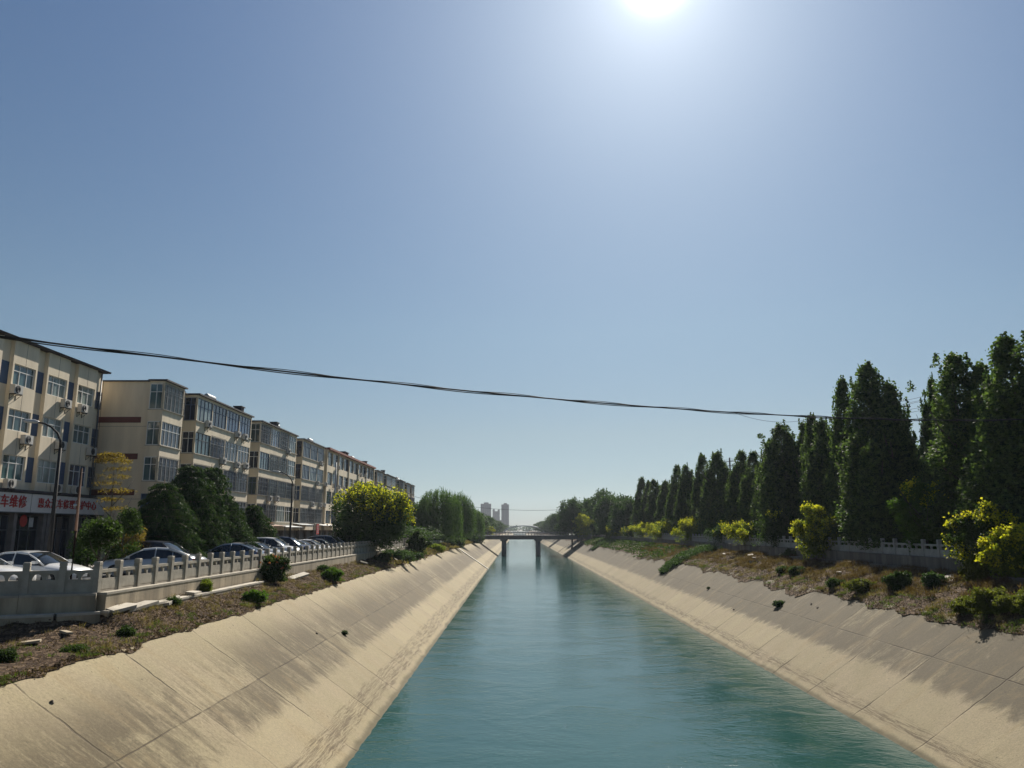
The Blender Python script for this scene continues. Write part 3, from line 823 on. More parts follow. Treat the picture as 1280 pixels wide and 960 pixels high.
# ---- long row behind
LV = [(9.05, 11.0), (6.3, 8.1), (3.6, 5.4), (0.85, 2.65)]
ZT = CAMZ + 11.22
XBK, XFR = -28.15, -27.0
class Block:
    def __init__(s, label, y0, y1, roof, ends, xw=-40):
        s.base = (-33.5, y0, G); s.y0, s.y1 = y0, y1
        s.t = thing('apartment_building', label, 'building', s.base)
        s.b = MB(); s.xw = xw
        s.bx(xw, XBK, y0, y1, CAMZ - 0.1, ZT)
        s.ro = MB(); s.roofmat = roof
        s.sl = MB()
    def bx(s, x0, x1, y0, y1, z0, z1, mb=None):
        B = s.base
        (mb or s.b).box(x0 - B[0], x1 - B[0], y0 - B[1], y1 - B[1], z0 - B[2], z1 - B[2])
    def bay(s, ya, yb, cells, x1=XFR, x0=XBK, side=True, lows=True):
        """glazed balcony stack. cells: number of window cells along the front"""
        t, B = s.t, s.base
        zs = [CAMZ - 0.05] + [CAMZ + q for lv in LV[::-1] for q in lv] + [ZT]
        for i in range(0, len(zs), 2): s.bx(x0 - .003, x1, ya, yb, zs[i], zs[i + 1])
        w = (yb - ya) / cells
        for li, (z0, z1) in enumerate(LV):
            z0 += CAMZ; z1 += CAMZ
            for c in range(cells + 1):
                y = ya + w * c
                pw = 0.06
                y_ = min(max(y, ya + pw), yb - pw)
                s.bx(x0 - .003 if c in (0, cells) and not side else x1 - 0.16, x1 - .004, y_ - pw, y_ + pw, z0, z1)
            fr = random.choice(['frame', 'frame', 'frameb', 'framed', 'frame'])
            for c in range(cells):
                if random.random() < .4: fr = random.choice(['frame', 'frame', 'frameb'])
                pn = random.choice(PANES)
                n = max(2, round((w - .12) / 0.75))
                window(t, B, x1 - 0.08, ya + w * (c + .5), z0, w - 0.13, z1 - z0, n, random.choice([0.66, 0.7]), fr, pn)
                if (li >= 2 and random.random() < .8) or random.random() < .18:
                    grille(t, B, x1 - 0.06, ya + w * (c + .5), z0 - .05, w - .05, z1 - z0 + .1, depth=0.16)
            if side:
                ws = x1 - x0 - .12
                s.bx(x0 + .001, x0 + 0.06, ya, ya + .06, z0, z1)
                window(t, B, (x0 + x1) / 2 - .0, ya + 0.05, z0, ws, z1 - z0, 2, 0.68, fr, random.choice(['gl_c', 'gl_a', 'gl_d']), 's')
            # sill slab
            s.bx(x0, x1 + 0.10, ya - 0.04, yb + 0.04, z0 - .07, z0 - .002, s.sl)
        s.bx(x0 - .1, x1 + 0.22, ya - 0.12, yb + 0.12, ZT + .002, ZT + 0.12, s.ro)
    def recess(s, ya, yb):
        """narrow strip of stair windows between the balconies"""
        if yb - ya < 1.1: return
        for (z0, z1) in LV:
            window(s.t, s.base, XBK + 0.05, (ya + yb) / 2, CAMZ + z0 + .2, min(1.1, yb - ya - .3), 1.3, 2, 0, 'framed', 'gl_c')
    def flush(s, ya, yb, n):
        t, B = s.t, s.base; x1 = XFR; w = (yb - ya) / n
        zs = [CAMZ - 0.05] + [CAMZ + q for lv in LV[::-1] for q in lv] + [ZT]
        for i in range(0, len(zs), 2): s.bx(XBK - .003, x1, ya, yb, zs[i], zs[i + 1])
        for c in range(n):
            y0, y1 = ya + w * c, ya + w * (c + 1)
            for (z0, z1) in LV:
                s.bx(XBK - .003, x1 - .004, y0, y0 + 0.4, CAMZ + z0, CAMZ + z1)
                m = (y0 + .4 + y1) / 2
                s.bx(XBK - .003, x1 - .004, m - .2, m + .2, CAMZ + z0, CAMZ + z1)
                for (p, q) in ((y0 + .4, m - .2), (m + .2, y1)):
                    window(t, B, x1 - .15, (p + q) / 2, CAMZ + z0 + .002, q - p - .01, z1 - z0 - .004, 3, 0.68, random.choice(['frame', 'frameb', 'framed']), random.choice(PANES))
        for c in range(n + 1):
            s.bx(x1 - .003, x1 + 0.14, ya + w * c - 0.18, ya + w * c + 0.18, CAMZ - .05, ZT - .01)
        s.bx(XBK - 1.2, x1 + 0.45, ya - .1, yb + .1, ZT + .002, ZT + .28, s.ro)
    def finish(s, wallmat='cream'):
        s.bx(s.xw - .3, XBK + 0.3, s.y0 - .15, s.y1 + 0.02, ZT + .004, ZT + 0.10, s.ro)
        part('wall', s.b, M[wallmat], s.t); part('roof', s.ro, s.roofmat, s.t); part('sill', s.sl, M['cap'], s.t)
        sh = MB()
        s.bx(s.xw, XBK - 0.3, s.y0, s.y1, G, CAMZ - .11, sh)
        n = int((s.y1 - s.y0) / 3.4)
        for k in range(n + 1):
            y = s.y0 + .15 + (s.y1 - s.y0 - .3) * k / n
            s.bx(XBK - .3, XBK + .15, y - .15, y + .15, G, CAMZ - .12, sh)
        part('shop_front', sh, M['shop'], s.t)
        dd = MB()
        for k in range(n):
            y = s.y0 + .15 + (s.y1 - s.y0 - .3) * k / n; y2 = s.y0 + .15 + (s.y1 - s.y0 - .3) * (k + 1) / n
            s.bx(XBK - .28, XBK - .2, y + .3, y2 - .3, G, CAMZ - .5, dd)
        part('shop_shutter', dd, M['framed'], s.t)

def roof_piece(parent, base, x, y, kind):
    b = MB()
    if kind == 0: b.box(-.35, .35, -.45, .45, 0, .9); b.box(-.45, .45, -.55, .55, .9, 1.0)
    else:
        b.tube([(-.2, -.9, .75), (-.2, .9, .75)], .23, 10)
        b.add([(-.1, -.8, .7), (-.1, .8, .7), (1.0, .8, .05), (1.0, -.8, .05)], [(0, 1, 2, 3)]); b.box(-.25, -.2, -.8, -.75, 0, .7); b.box(-.25, -.2, .75, .8, 0, .7)
    part('roof_chimney' if kind == 0 else 'water_heater', b, M['roofd'] if kind == 0 else M['galv'], parent, loc=(x - base[0], y - base[1], ZT + .1 - base[2]))
y0 = YT(186.5, XBK)
blkA = Block('cream five storey apartment block with glazed balconies, maroon bands on its end wall', y0, YT(405, XFR) + .2, M['roofd'], True)
blkA.bay(YT(203, XFR), YT(228, XFR), 1)
blkA.recess(YT(228, XFR), YT(245, XFR))
blkA.bay(YT(245, XFR), YT(313, XFR), 4)
blkA.bay(YT(325, XFR), YT(370, XFR), 4)
blkA.bay(YT(378, XFR), YT(405, XFR), 3)
for px in (230, 243.5, 315, 323.5, 372, 376.5): downpipe(blkA.t, blkA.base, XBK + .08, YT(px, XBK), G + .1, ZT - .1)
for px, kd in ((262, 1), (296, 0), (341, 0), (345, 1), (388, 1)): roof_piece(blkA.t, blkA.base, -28.3, YT(px, -28.3), kd)
# end wall: maroon bands and seams
B = blkA.base
for z in (8.25, 5.45, 2.75):
    e = MB(); e.box(-40.2 - B[0], -28.75 - B[0], -0.03, 0.0, CAMZ + z - .22 - G, CAMZ + z + .22 - G)
    part('maroon_band', e, M['maroon'], blkA.t)
e = MB()
for x in (-31.9, -35.5): e.box(x - .015 - B[0], x + .015 - B[0], -0.006, 0.0, CAMZ - G, ZT - G)
for z in (8.0, 2.5): e.box(-40 - B[0], -28.2 - B[0], -0.006, 0.0, CAMZ + z - .262 - G, CAMZ + z - .24 - G)
part('wall_seam', e, M['grout'], blkA.t)
s_ = MB(); s_.box(-40 - B[0], XBK - B[0], -.002, 0.3, 0, CAMZ - G - .12); part('end_wall_base', s_, M['cream'], blkA.t)
blkA.finish()
blkB = Block('apartment block with white pilasters and a red roof edge in the middle of the row', YT(405, XFR) + .24, YT(467, XFR), M['roofr'], True)
blkB.flush(YT(408, XFR), YT(466.5, XFR), 5)
for px, kd in ((428, 0), (431, 0), (441, 1), (455, 0)): roof_piece(blkB.t, blkB.base, -27.9, YT(px, -27.9), kd)
blkB.finish('cream')
blkC = Block('farthest apartment block of the row, grey roofed, with narrow glazed bays', YT(467, XFR) + .04, YT(518, XFR), M['roofd'], True)
for a_, c_ in ((471, 479), (483, 495), (499, 506), (508.5, 512.5), (514.5, 517.8)):
    blkC.bay(YT(a_, XFR), YT(c_, XFR), 2 if c_ - a_ > 5 else 1)
for px, kd in ((478, 0), (497, 1)): roof_piece(blkC.t, blkC.base, -28.3, YT(px, -28.3), kd)
blkC.finish('cream2')

# air conditioners read off the fronts
near = [(14, 486, 'under the top window of the leftmost bay'), (77, 504, 'right of the top window of the second bay'), (98, 510, 'under the top window of the third bay'),
        (27, 549, 'under the middle window of the leftmost bay'), (70, 556, 'under the middle window of the second bay, behind the lamp arm'), (109, 564, 'under the middle window of the third bay'),
        (5, 604, 'just above the white sign at the left frame edge'), (65, 610, 'above the long white sign, beside the lamp post'), (90, 612, 'above the long white sign, near its right part')]
for px, py, d in near:
    p = P(px, py, XF1); p.x = XF1; ac_unit(p.x, p.y, p.z - .3, 'air conditioner box ' + d)
rows = [(257, 530, 0), (294, 543, 0), (303, 546, 0), (358, 564, 0), (399, 579, 0), (420, 584, 0), (448, 593.6, 0), (454, 594.5, 0),
        (275, 576, 1), (293, 581, 1), (304, 582, 1), (394.5, 604, 1), (405, 605, 1), (414, 607, 1), (420, 608.6, 1), (426, 610, 1),
        (334, 623, 2), (343, 623, 2), (388, 630.5, 2), (398, 631, 2), (403, 631, 2), (417, 632, 2), (424, 633, 2)]
cnt = [0, 0, 0]
for px, py, r in rows:
    p = P(px, py, XFR)
    ac_unit(XFR + (.15 if px > 407 else 0.0), p.y, p.z - .28, '%s air conditioner box from the near end, under the %s row of balcony windows' % (ORD[cnt[r]], ('top', 'second', 'third')[r]))
    cnt[r] += 1

# street level lean-tos and awnings before the row
def awning(px0, px1, z, depth, mat, label, name='awning'):
    ya, yb = YP(px0, -26.0), YP(px1, -26.0)
    t = thing(name, label, 'awning', (-28.0, ya, z))
    b = MB(); b.prism([(0.0, 0.28), (depth, 0.0), (depth, 0.05), (0.0, 0.33)], 0, yb - ya); part('roof_sheet', b, mat, t)
    f = MB()
    for y in (0.1, yb - ya - .1): f.tube([(depth - .1, y, 0), (depth - .1, y, -(z - G))], .04, 6)
    part('support', f, M['grille'], t)
awning(332, 352, CAMZ + .35, 2.4, M['tin'], 'brown tin lean-to roof just right of the small cedar')
awning(353, 374, CAMZ + .25, 2.4, M['awning'], 'pale grey awning over the shops behind the second street lamp')
awning(376, 392, CAMZ + .55, 2.0, M['awning'], 'pale awning left of the red banner')
awning(402, 424, CAMZ + .5, 2.2, M['white'], 'whitish awning right of the red banner')
t = thing('banner', 'red upright banner sign standing in front of the shops', 'sign', P(396, 668, -25.5)); b = MB()
b.box(-.04, .04, -.65, .65, 0.0, 1.3); part('banner_face', b, M['sign_r'], t)
b = MB(); b.tube([(0, -.66, 1.3), (0, -.66, -2.0)], .03, 6); b.tube([(0, .66, 1.3), (0, .66, -2.0)], .03, 6); part('pole', b, M['grille'], t)
b = MB()
for i in range(4): b.box(.042, .05, -.4, .4, .25 + i * .25, .31 + i * .25)
part('marking', b, M['awning'], t)

# ------------------------------------------------------------------ foliage tools (numpy)
def leaf_obj(name, C, length, width, mat, parent=None, axis=None, spread=1.0, seed=0, loc=None):
    rng = np.random.default_rng(seed)
    n = len(C)
    A = rng.normal(size=(n, 3)) * spread
    if axis is not None: A = A + axis
    A /= np.linalg.norm(A, axis=1)[:, None] + 1e-9
    R_ = rng.normal(size=(n, 3)); Bv = np.cross(A, R_); Bv /= np.linalg.norm(Bv, axis=1)[:, None] + 1e-9
    L = (length * rng.uniform(.6, 1.25, n) / 2)[:, None]; W = (width * rng.uniform(.6, 1.25, n) / 2)[:, None]
    V = np.empty((n, 4, 3)); V[:, 0] = C - A * L; V[:, 1] = C + Bv * W; V[:, 2] = C + A * L; V[:, 3] = C - Bv * W
    me = bpy.data.meshes.new(name)
    me.vertices.add(n * 4); me.vertices.foreach_set('co', V.reshape(-1).astype(np.float32))
    me.loops.add(n * 4); me.loops.foreach_set('vertex_index', np.arange(n * 4, dtype=np.int32))
    me.polygons.add(n); me.polygons.foreach_set('loop_start', np.arange(0, n * 4, 4, dtype=np.int32))
    me.polygons.foreach_set('loop_total', np.full(n, 4, dtype=np.int32))
    me.update(calc_edges=True); me.materials.append(mat)
    return link(name, me, parent, loc)
def clumps(centres, per, sig, rng):
    return (np.repeat(centres, per, axis=0) + rng.normal(size=(len(centres) * per, 3)) * sig)
def trunk_mesh(H, r, lean=0.0, limbs=5, seed=0, spread=0.35, top=0.75):
    rn = random.Random(seed); b = MB()
    pts = [(0, 0, -0.3)] + [(lean * t * H + rn.uniform(-.05, .05), rn.uniform(-.05, .05) * H * .2, H * t) for t in (0.15, 0.35, 0.55, top)]
    b.tube(pts, [r * 1.25, r, r * .8, r * .55, r * .15], 8)
    for k in range(limbs):
        t = rn.uniform(.25, .6); a = rn.uniform(0, 2 * PI); L = H * spread * rn.uniform(.6, 1)
        p = Vector((lean * t * H, 0, H * t)); q = p + Vector((math.cos(a) * L * .6, math.sin(a) * L * .6, L * .7)); q2 = q + Vector((math.cos(a) * L * .25, math.sin(a) * L * .25, L * .5))
        b.tube([p, q, q2], [r * .45, r * .28, r * .08], 6)
    return b
def poplar_points(seed, H, R):
    rng = np.random.default_rng(seed); rn = random.Random(seed)
    spires = [(0, 0, H, R * .72)]
    for k in range(rn.randint(4, 6)):
        a = rn.uniform(0, 2 * PI); d = R * rn.uniform(.35, .62)
        spires.append((math.cos(a) * d, math.sin(a) * d, H * rn.uniform(.5, .95), R * rn.uniform(.34, .52)))
    cs = []
    for (sx, sy, h, r) in spires:
        n = int(520 * (h * r) / (H * R * .72)) + 60
        t = rng.uniform(0.05, 1.0, n) ** 0.9
        a = rng.uniform(0, 2 * PI, n)
        prof = np.power(np.clip(1 - t ** 2.1, 0, 1), .80) * np.clip(t / .12, .5, 1) + 0.05
        lump = 1 + .34 * np.sin(t * h * 2.1 + a * 2 + seed) * np.sin(a * 3 + t * 9 + seed * 2)
        rr = r * prof * lump * rng.uniform(.25, 1, n) ** .42
        lean = rn.uniform(-.02, .02)
        cs.append(np.stack([sx * (1 - .35 * t) + lean * t * h + rr * np.cos(a), sy * (1 - .35 * t) + rr * np.sin(a), t * h], 1))
    base = np.concatenate(cs)
    # upright twig plumes break the outline
    out = [clumps(base[::4], 40, np.array([.17, .17, .24]), rng), clumps(base, 11, np.array([.17, .17, .2]), rng)]
    idx = rng.choice(len(base), 95)
    for j in idx:
        c = base[j]; h = rng.uniform(.5, 1.5); r_ = math.hypot(c[0], c[1]) + 1e-6
        n = int(h * 45); q = rng.uniform(0, 1, n)
        pos = np.stack([c[0] * (1 + .28 / max(r_, .6) * 1.0) + rng.normal(size=n) * .13 * (1.1 - q), c[1] * (1 + .28 / max(r_, .6)) + rng.normal(size=n) * .13 * (1.1 - q), c[2] + q * h], 1)
        out.append(pos)
    for (sx, sy, h, r) in spires:
        for w in range(2):
            hh = rng.uniform(.7, 1.5); n = int(hh * 60); q = rng.uniform(0, 1, n); ox, oy = rng.normal(size=2) * r * .3
            out.append(np.stack([sx * .65 + ox + rng.normal(size=n) * .2 * (1.15 - q), sy * .65 + oy + rng.normal(size=n) * .2 * (1.15 - q), h * (.93 if w else .98) - .3 + q * hh * (.6 if w else .8)], 1))
    return np.concatenate(out)
POP = []
for k in range(7):
    C = poplar_points(100 + k, 14.0, 2.7)
    H = 14.0
    tm = trunk_mesh(H, .2, 0, 4, k, .2, .9).mesh('trunk', M['bark'], True)
    o = leaf_obj('crown', C, .21, .18, M['lf_pop'], seed=k)
    POP.append((tm, o.data)); bpy.data.objects.remove(o)
def poplar(k, x, y, z, H, R, label, group, rz=None):
    s = H / 14.0
    t = thing('poplar_tree', label, 'tree', (x, y, z), random.uniform(0, 6.28) if rz is None else rz, group)
    t.scale = (R * 1.42 / 2.7, R * 1.42 / 2.7, s)
    t.rotation_euler.x = rad(random.uniform(-2.2, 2.2)); t.rotation_euler.y = rad(random.uniform(-2.2, 2.2))
    link('trunk', POP[k][0], t); link('crown', POP[k][1], t)
    return t
GP = 'poplars in the row behind the right balustrade'
row = [(1292, 440, 31.5, 2.6, 0), (1268, 424, 31, 2.3, 1), (1236, 500, 30.5, 2.0, 2), (1217, 458, 32, 1.7, 3), (1188, 447, 31, 2.3, 4), (1163, 478, 32.5, 1.2, 5), (1128, 530, 33.5, 1.2, 6), (1108, 482, 32, 1.9, 0), (1082, 460, 31.5, 2.6, 2),
       (1057, 476, 31.5, 1.8, 1), (1076, 540, 29.4, 2.1, 3), (1094, 552, 29.2, 1.6, 5), (1026, 527, 31, 2.0, 4), (1013, 521, 31.5, 1.6, 6), (1000, 531, 32.5, 1.7, 0), (978, 533, 31, 2.6, 5), (962, 550, 31, 2.0, 2), (940, 566, 31, 1.8, 1), (923, 565, 31.5, 2.0, 3),
       (907, 585, 31.5, 1.8, 6), (893, 567, 31, 2.4, 0), (874, 569, 31, 1.8, 4), (858, 583, 31, 2.0, 5), (843, 583, 31, 2.0, 1), (830, 602, 31, 2.1, 2), (818, 600, 31, 2.0, 3), (809, 602, 31, 2.0, 4), (799, 598, 31, 2.2, 6)]
for i, (px, py, x, R, k) in enumerate(row):
    x -= 0.1
    p = P(px, py, x)
    poplar(k, x, p.y, ZR - .1, (p.z - ZR) * 1.0, R, '%s dark columnar poplar counted from the right edge of the photo' % ORD[i], GP)
GP2 = 'poplars of the rear row'
rr = random.Random(3)
i = 0; y = 40
while y < 205:
    x = 36.5 + rr.uniform(-1, 1); p_h = rr.uniform(10.5, 12.3)
    poplar(rr.randint(0, 6), x, y, ZR - .1, p_h, rr.uniform(2.3, 2.8), '%s poplar of the lower rear row, counted from its near end' % ORD[min(i, 39)], GP2)
    i += 1; y += 5.2

# generic broad crown
def broad_points(seed, R, H, lobes=26, per_lobe=26, leaf_per=12, base=.18, sig=.22, flat=1.0):
    rng = np.random.default_rng(seed)
    out = []
    cz = H * (base + 1) / 2; rz = H * (1 - base) / 2
    for k in range(lobes):
        u = rng.normal(size=3); u /= np.linalg.norm(u)
        rl = R * rng.uniform(.28, .46)
        c = np.array([u[0] * (R - rl * .7), u[1] * (R - rl * .7), cz + u[2] * (rz - rl * .6 * flat)])
        if k == 0: c = np.array([0, 0, cz + rz - rl])
        d = rng.normal(size=(per_lobe, 3)); d /= np.linalg.norm(d, axis=1)[:, None]
        out.append(c + d * rl * (rng.uniform(.45, 1, (per_lobe, 1)) ** .5) * np.array([1, 1, .85]))
    C = np.concatenate(out)
    return C, clumps(C, leaf_per, sig, rng)
BR = []
for k in range(4):
    C, L = broad_points(300 + k, 4.0, 9.0, 34, 30, 12, .08, .32)
    tm = trunk_mesh(9, .25, 0, 6, 40 + k, .35).mesh('trunk', M['bark'], True)
    o = leaf_obj('crown', L, .36, .3, M['lf_dark'], seed=k); BR.append((tm, o.data)); bpy.data.objects.remove(o)
BRM = []
for k in range(2):
    me = BR[k][1].copy(); me.materials.clear(); me.materials.append(M['lf_mid']); BRM.append((BR[k][0], me))
def broad(k, x, y, z, H, R, label, group=None, src=None):
    t = thing('broadleaf_tree', label, 'tree', (x, y, z), random.uniform(0, 6.28), group)
    t.scale = (R / 4.0, R / 4.0, H / 9.0)
    s = (src or BR)[k]
    link('trunk', s[0], t); link('crown', s[1], t)
    return t
# round dark trees past the poplars on the right
for i, (px, py, x, R, lab) in enumerate([(783, 622, 30, 5, 'dark round tree right beside the last poplar'), (768, 617, 29, 6, 'dark round tree, second left of the last poplar'), (752, 614, 30, 7, 'tallest dark round tree left of the poplars, with a knobbly top'),
                        (735, 625, 27.5, 6, 'dark round tree between the two taller ones on the right bank'), (714, 623, 18.8, 5.2, 'dark round tree leaning over the right canal bank, above the drain steps'),
                        (701, 640, 22.5, 6, 'dark round tree at the right end of the far bridge'), (690, 644, 23.5, 6, 'dark round tree just beyond the right end of the far bridge')]):
    p = P(px, py, x); zb_ = 2.5 if x < 20 else ZR - 2.4; broad(i % 4, x, p.y, zb_, p.z - zb_ - .4, R, lab, 'dark round trees beyond the poplars')
i = 0
for k in range(20):
    y = 430 + k * 26
    broad(rr.randint(0, 3), 25 + rr.uniform(-1.5, 4), y, ZR - .3, rr.uniform(8, 10.0), rr.uniform(5.5, 8), '%s tree from the near end of the far tree line right of the canal' % ORD[i], 'far tree line right of the canal'); i += 1
for k in range(26):
    y = 300 + k * 26
    broad(rr.randint(0, 3), -17 + rr.uniform(-5, 1) * (1 if k < 3 else 1), y, ZL - .3, rr.uniform(7.2, 9.6), rr.uniform(5, 7.5), '%s tree from the near end of the far tree line left of the canal' % ORD[k], 'far tree line left of the canal')
# distant belt closing the view
C = []
rng = np.random.default_rng(5)
for k in range(260):
    x = rng.uniform(-900, 900); yy = 1560 + rng.uniform(0, 60); h = rng.uniform(7, 13)
    d = rng.normal(size=(60, 3)); d /= np.linalg.norm(d, axis=1)[:, None]
    C.append(np.array([x, yy, ZL + h * .45]) + d * np.array([9, 6, h * .55]))
L = np.concatenate(C)
o = leaf_obj('distant_wood', L, 3.2, 2.6, M['lf_dark'], seed=9); tag(o, kind='stuff')
o['label'] = 'distant belt of trees closing the horizon'

# ------------------------------------------------------------------ willows
def willow(x, y, H, R, label, seed):
    rng = np.random.default_rng(seed); pts = []
    n = 520
    u = rng.uniform(0, 2 * PI, n); r = R * np.sqrt(rng.uniform(0, 1, n)); 
    lump = 1 + .12 * np.sin(u * 5 + seed) 
    topz = H * (.55 + .45 * np.sqrt(np.clip(1 - (r / R / 1.02) ** 2, 0, 1))) * (1 + rng.normal(size=n) * .035)
    low = H * rng.uniform(.0, .32, n)
    for a, rr_, tz, lz, lm in zip(u, r, topz, low, lump):
        m = int((tz - lz) / .16)
        zz = np.linspace(tz, lz, max(m, 4)); sway = (tz - zz) / H
        xx = (rr_ * lm + sway * .9) * math.cos(a) + rng.normal(size=len(zz)) * .07; yy = (rr_ * lm + sway * .9) * math.sin(a) + rng.normal(size=len(zz)) * .07
        pts.append(np.stack([xx, yy, zz], 1))
    C = np.concatenate(pts)
    t = thing('willow_tree', label, 'tree', (x, y, ZL - .3), 0, 'willows before the far bridge')
    part('trunk', trunk_mesh(H, .3, 0, 7, seed, .4, .8), M['bark'], t, True)
    leaf_obj('crown', C, .42, .13, M['lf_wil'], t, axis=np.array([0, 0, -1.6]), seed=seed)
for (px, py, x, R, lab) in [(548, 613, -16.2, 4.6, 'large weeping willow nearest the yellow flowering tree'), (573, 618, -14.6, 4.0, 'weeping willow hanging over the left bank, right of the larger willow'), (588, 636, -14.2, 4.2, 'smaller weeping willow close to the left end of the far bridge')]:
    p = P(px, py, x); willow(x, p.y, p.z - ZL + .3, R, lab, int(px))
for i, (px, py, x) in enumerate([(530, 626, -20), (520, 630, -21)]):
    p = P(px, py, x); broad(i, x, p.y, ZL - .2, p.z - ZL, 3.2, ['mid green tree behind the third street lamp', 'green tree at the far corner of the apartment row'][i], None, BRM)

# ------------------------------------------------------------------ golden rain trees
def spray_points(seed, R, H, n=15, base=.1):
    rng = np.random.default_rng(seed); out = []
    for k in range(n):
        a = rng.uniform(0, 2 * PI); reach = R * rng.uniform(.25, 1.15); hh = H * rng.uniform(.55, 1.0) * (1 - .35 * (reach / R / 1.15) ** 2)
        for q in np.linspace(.25, 1, 5):
            c = np.array([math.cos(a) * reach * q, math.sin(a) * reach * q, H * base + (hh - H * base) * math.sin(q * PI * .55)])
            rl = R * rng.uniform(.14, .26)
            d = rng.normal(size=(16, 3)); d /= np.linalg.norm(d, axis=1)[:, None]
            out.append(c + d * rl * rng.uniform(.3, 1, (16, 1)) * np.array([1, 1, .8]))
        # trailing foliage towards the ground
        c = np.array([math.cos(a) * reach * .7, math.sin(a) * reach * .7, H * rng.uniform(base, .4)])
        out.append(c + rng.normal(size=(14, 3)) * R * .16)
    C = np.concatenate(out); C[:, 2] = np.maximum(C[:, 2], .05)
    return C, clumps(C, 9, R * .05 + .05, rng)
def rain_tree(x, y, z, H, R, label, seed, base=.12, frac=.45, lf='lf_dark', group=None, dens=1.0, size=.2, sunny=0.5):
    rng = np.random.default_rng(seed)
    if dens < 1: C, L = spray_points(seed, R * 1.1, H, 17)
    else: C, L = broad_points(seed, R, H, int(34 * dens), 26, 15, base, R * .05 + .05)
    t = thing('golden_rain_tree', label, 'tree', (x, y, z), 0, group)
    part('trunk', trunk_mesh(H, .05 + R * .03, 0, 6, seed, .4, .7), M['bark'], t, True)
    leaf_obj('foliage', L, size, size * .6, M[lf], t, seed=seed)
    # flower clusters stand on the outer upper side of the crown
    cz = H * (base + 1) / 2
    q = (C - np.array([0, 0, cz])) / np.array([R, R, H * (1 - base) / 2])
    rad_ = np.linalg.norm(q, axis=1)
    patch = np.array([noise.noise(Vector(c * (1.6 / R) + seed)) for c in C])
    score = q[:, 2] * .9 + q[:, 0] * sunny + rad_ * .4 + rng.normal(size=len(C)) * .15 + patch * (1.1 if dens < 1 else .3)
    sel = score > np.quantile(score, 1 - frac)
    F = C[sel]; d = q[sel] / rad_[sel][:, None]
    F = F + d * .18
    F = clumps(F, 9 if dens < 1 else 17, np.array([.13, .13, .17]) * (.6 + R * .12), rng)
    leaf_obj('blossom', F, size * .8, size * .6, M['flower'], t, axis=np.array([0, 0, .6]), seed=seed + 1)
    return t
p = P(468, 606, -16.6)
rain_tree(-16.3, 87, ZL - .05, (CAMZ - ZL) + 56 * CP * 86 / 960, 4.25, 'large round tree crowned with golden blossom in front of the apartment row', 501, .04, .26, 'lf_dark', None, 2.0, .28, .35)
GR = 'young golden trees along the right balustrade'
gold = [(1262, 660, 27.2, 1.5, .35, 'lf_yel', 'golden tree at the right frame edge overhanging the balustrade'), (1222, 628, 27.3, 1.7, .28, 'lf_mid', 'spreading golden and green tree in front of the balustrade near the right edge'),
        (1150, 600, 28.9, 1.7, .10, 'lf_bri', 'light green bushy tree behind the balustrade among the big poplars'),
        (1018, 633, 27.2, 1.8, .45, 'lf_yel', 'brightest yellow round tree below the tall poplars'), (975, 640, 27.5, 1.9, .02, 'lf_mid', 'all green bushy tree left of the brightest yellow tree'),
        (938, 648, 27.2, 1.8, .35, 'lf_yel', 'loose yellow-green tree left of the all green bushy tree'), (905, 655, 27.6, 1.9, .03, 'lf_dark', 'dull green bushy tree between two yellow ones on the right bank'),
        (866, 650, 27.2, 2.0, .40, 'lf_yel', 'yellow-green tree above the near ivy patch'), (829, 652, 27, 2.5, .5, 'lf_yel', 'wide yellow tree in the middle of the right bank hedge line'),
        (806, 654, 27.2, 2.2, .35, 'lf_yel', 'yellow tree touching the wide yellow one on its left'), (775, 655, 27, 2.6, .30, 'lf_yel', 'mixed yellow and green tree left in the right bank hedge line'),
        (790, 661, 27, 2.4, .05, 'lf_mid', 'green bush tree between two yellow trees on the right bank'),
        (728, 642, 22.0, 3.2, .6, 'lf_yel', 'bright yellow tree against the dark trees near the far bridge')]
for i, (px, py, x, R, fr, lf, lab) in enumerate(gold):
    if px in (975, 938, 905, 866, 829, 806, 775, 790): x = 28.5; R *= 1.3; fr = max(fr, .3) if lf == 'lf_yel' else fr
    p = P(px, py, x)
    rain_tree(x, p.y, ZR - .9 if x < 28 else ZR, max(2.5, p.z - ZR + (.9 if x < 28 else 0)), R, lab, 520 + i, .12, max(fr, .01), lf, GR, .8, .2, -.3)
p = P(610, 655, -13); rain_tree(-13.2, p.y, CAMZ - 3.4, 4.8, 2.9, 'small bright yellow tree at the left end of the far bridge', 560, .1, .8, 'lf_yel', None, .7, .3)

# hedge line of shrubs behind the right balustrade (closes the gloom under the poplars)
def shrub_mesh(seed, R, H, mat, size, lobes=14, per=18, lp=9, spray=False):
    if spray: C, L = spray_points(seed, R, H, 16, .0)
    else:
      C, L = broad_points(seed, R, H, lobes, per, lp, -.05, R * .09 + .03)
    L[:, 2] = np.maximum(L[:, 2], 0.02)
    o = leaf_obj('foliage', L, size, size * .7, mat, seed=seed); me = o.data; bpy.data.objects.remove(o)
    st = MB(); rn = random.Random(seed)
    for k in range(6):
        a = rn.uniform(0, 6.28); st.tube([(0, 0, -.1), (math.cos(a) * R * .3, math.sin(a) * R * .3, H * .4), (math.cos(a) * R * .5, math.sin(a) * R * .5, H * .75)], [.02 + R * .01, .015 + R * .005, .006], 5)
    return me, st.mesh('stem', M['bark'])
HS = [shrub_mesh(600 + k, 1.6, 2.6, M['lf_dark'], .17, 18, 22, 12) for k in range(3)]
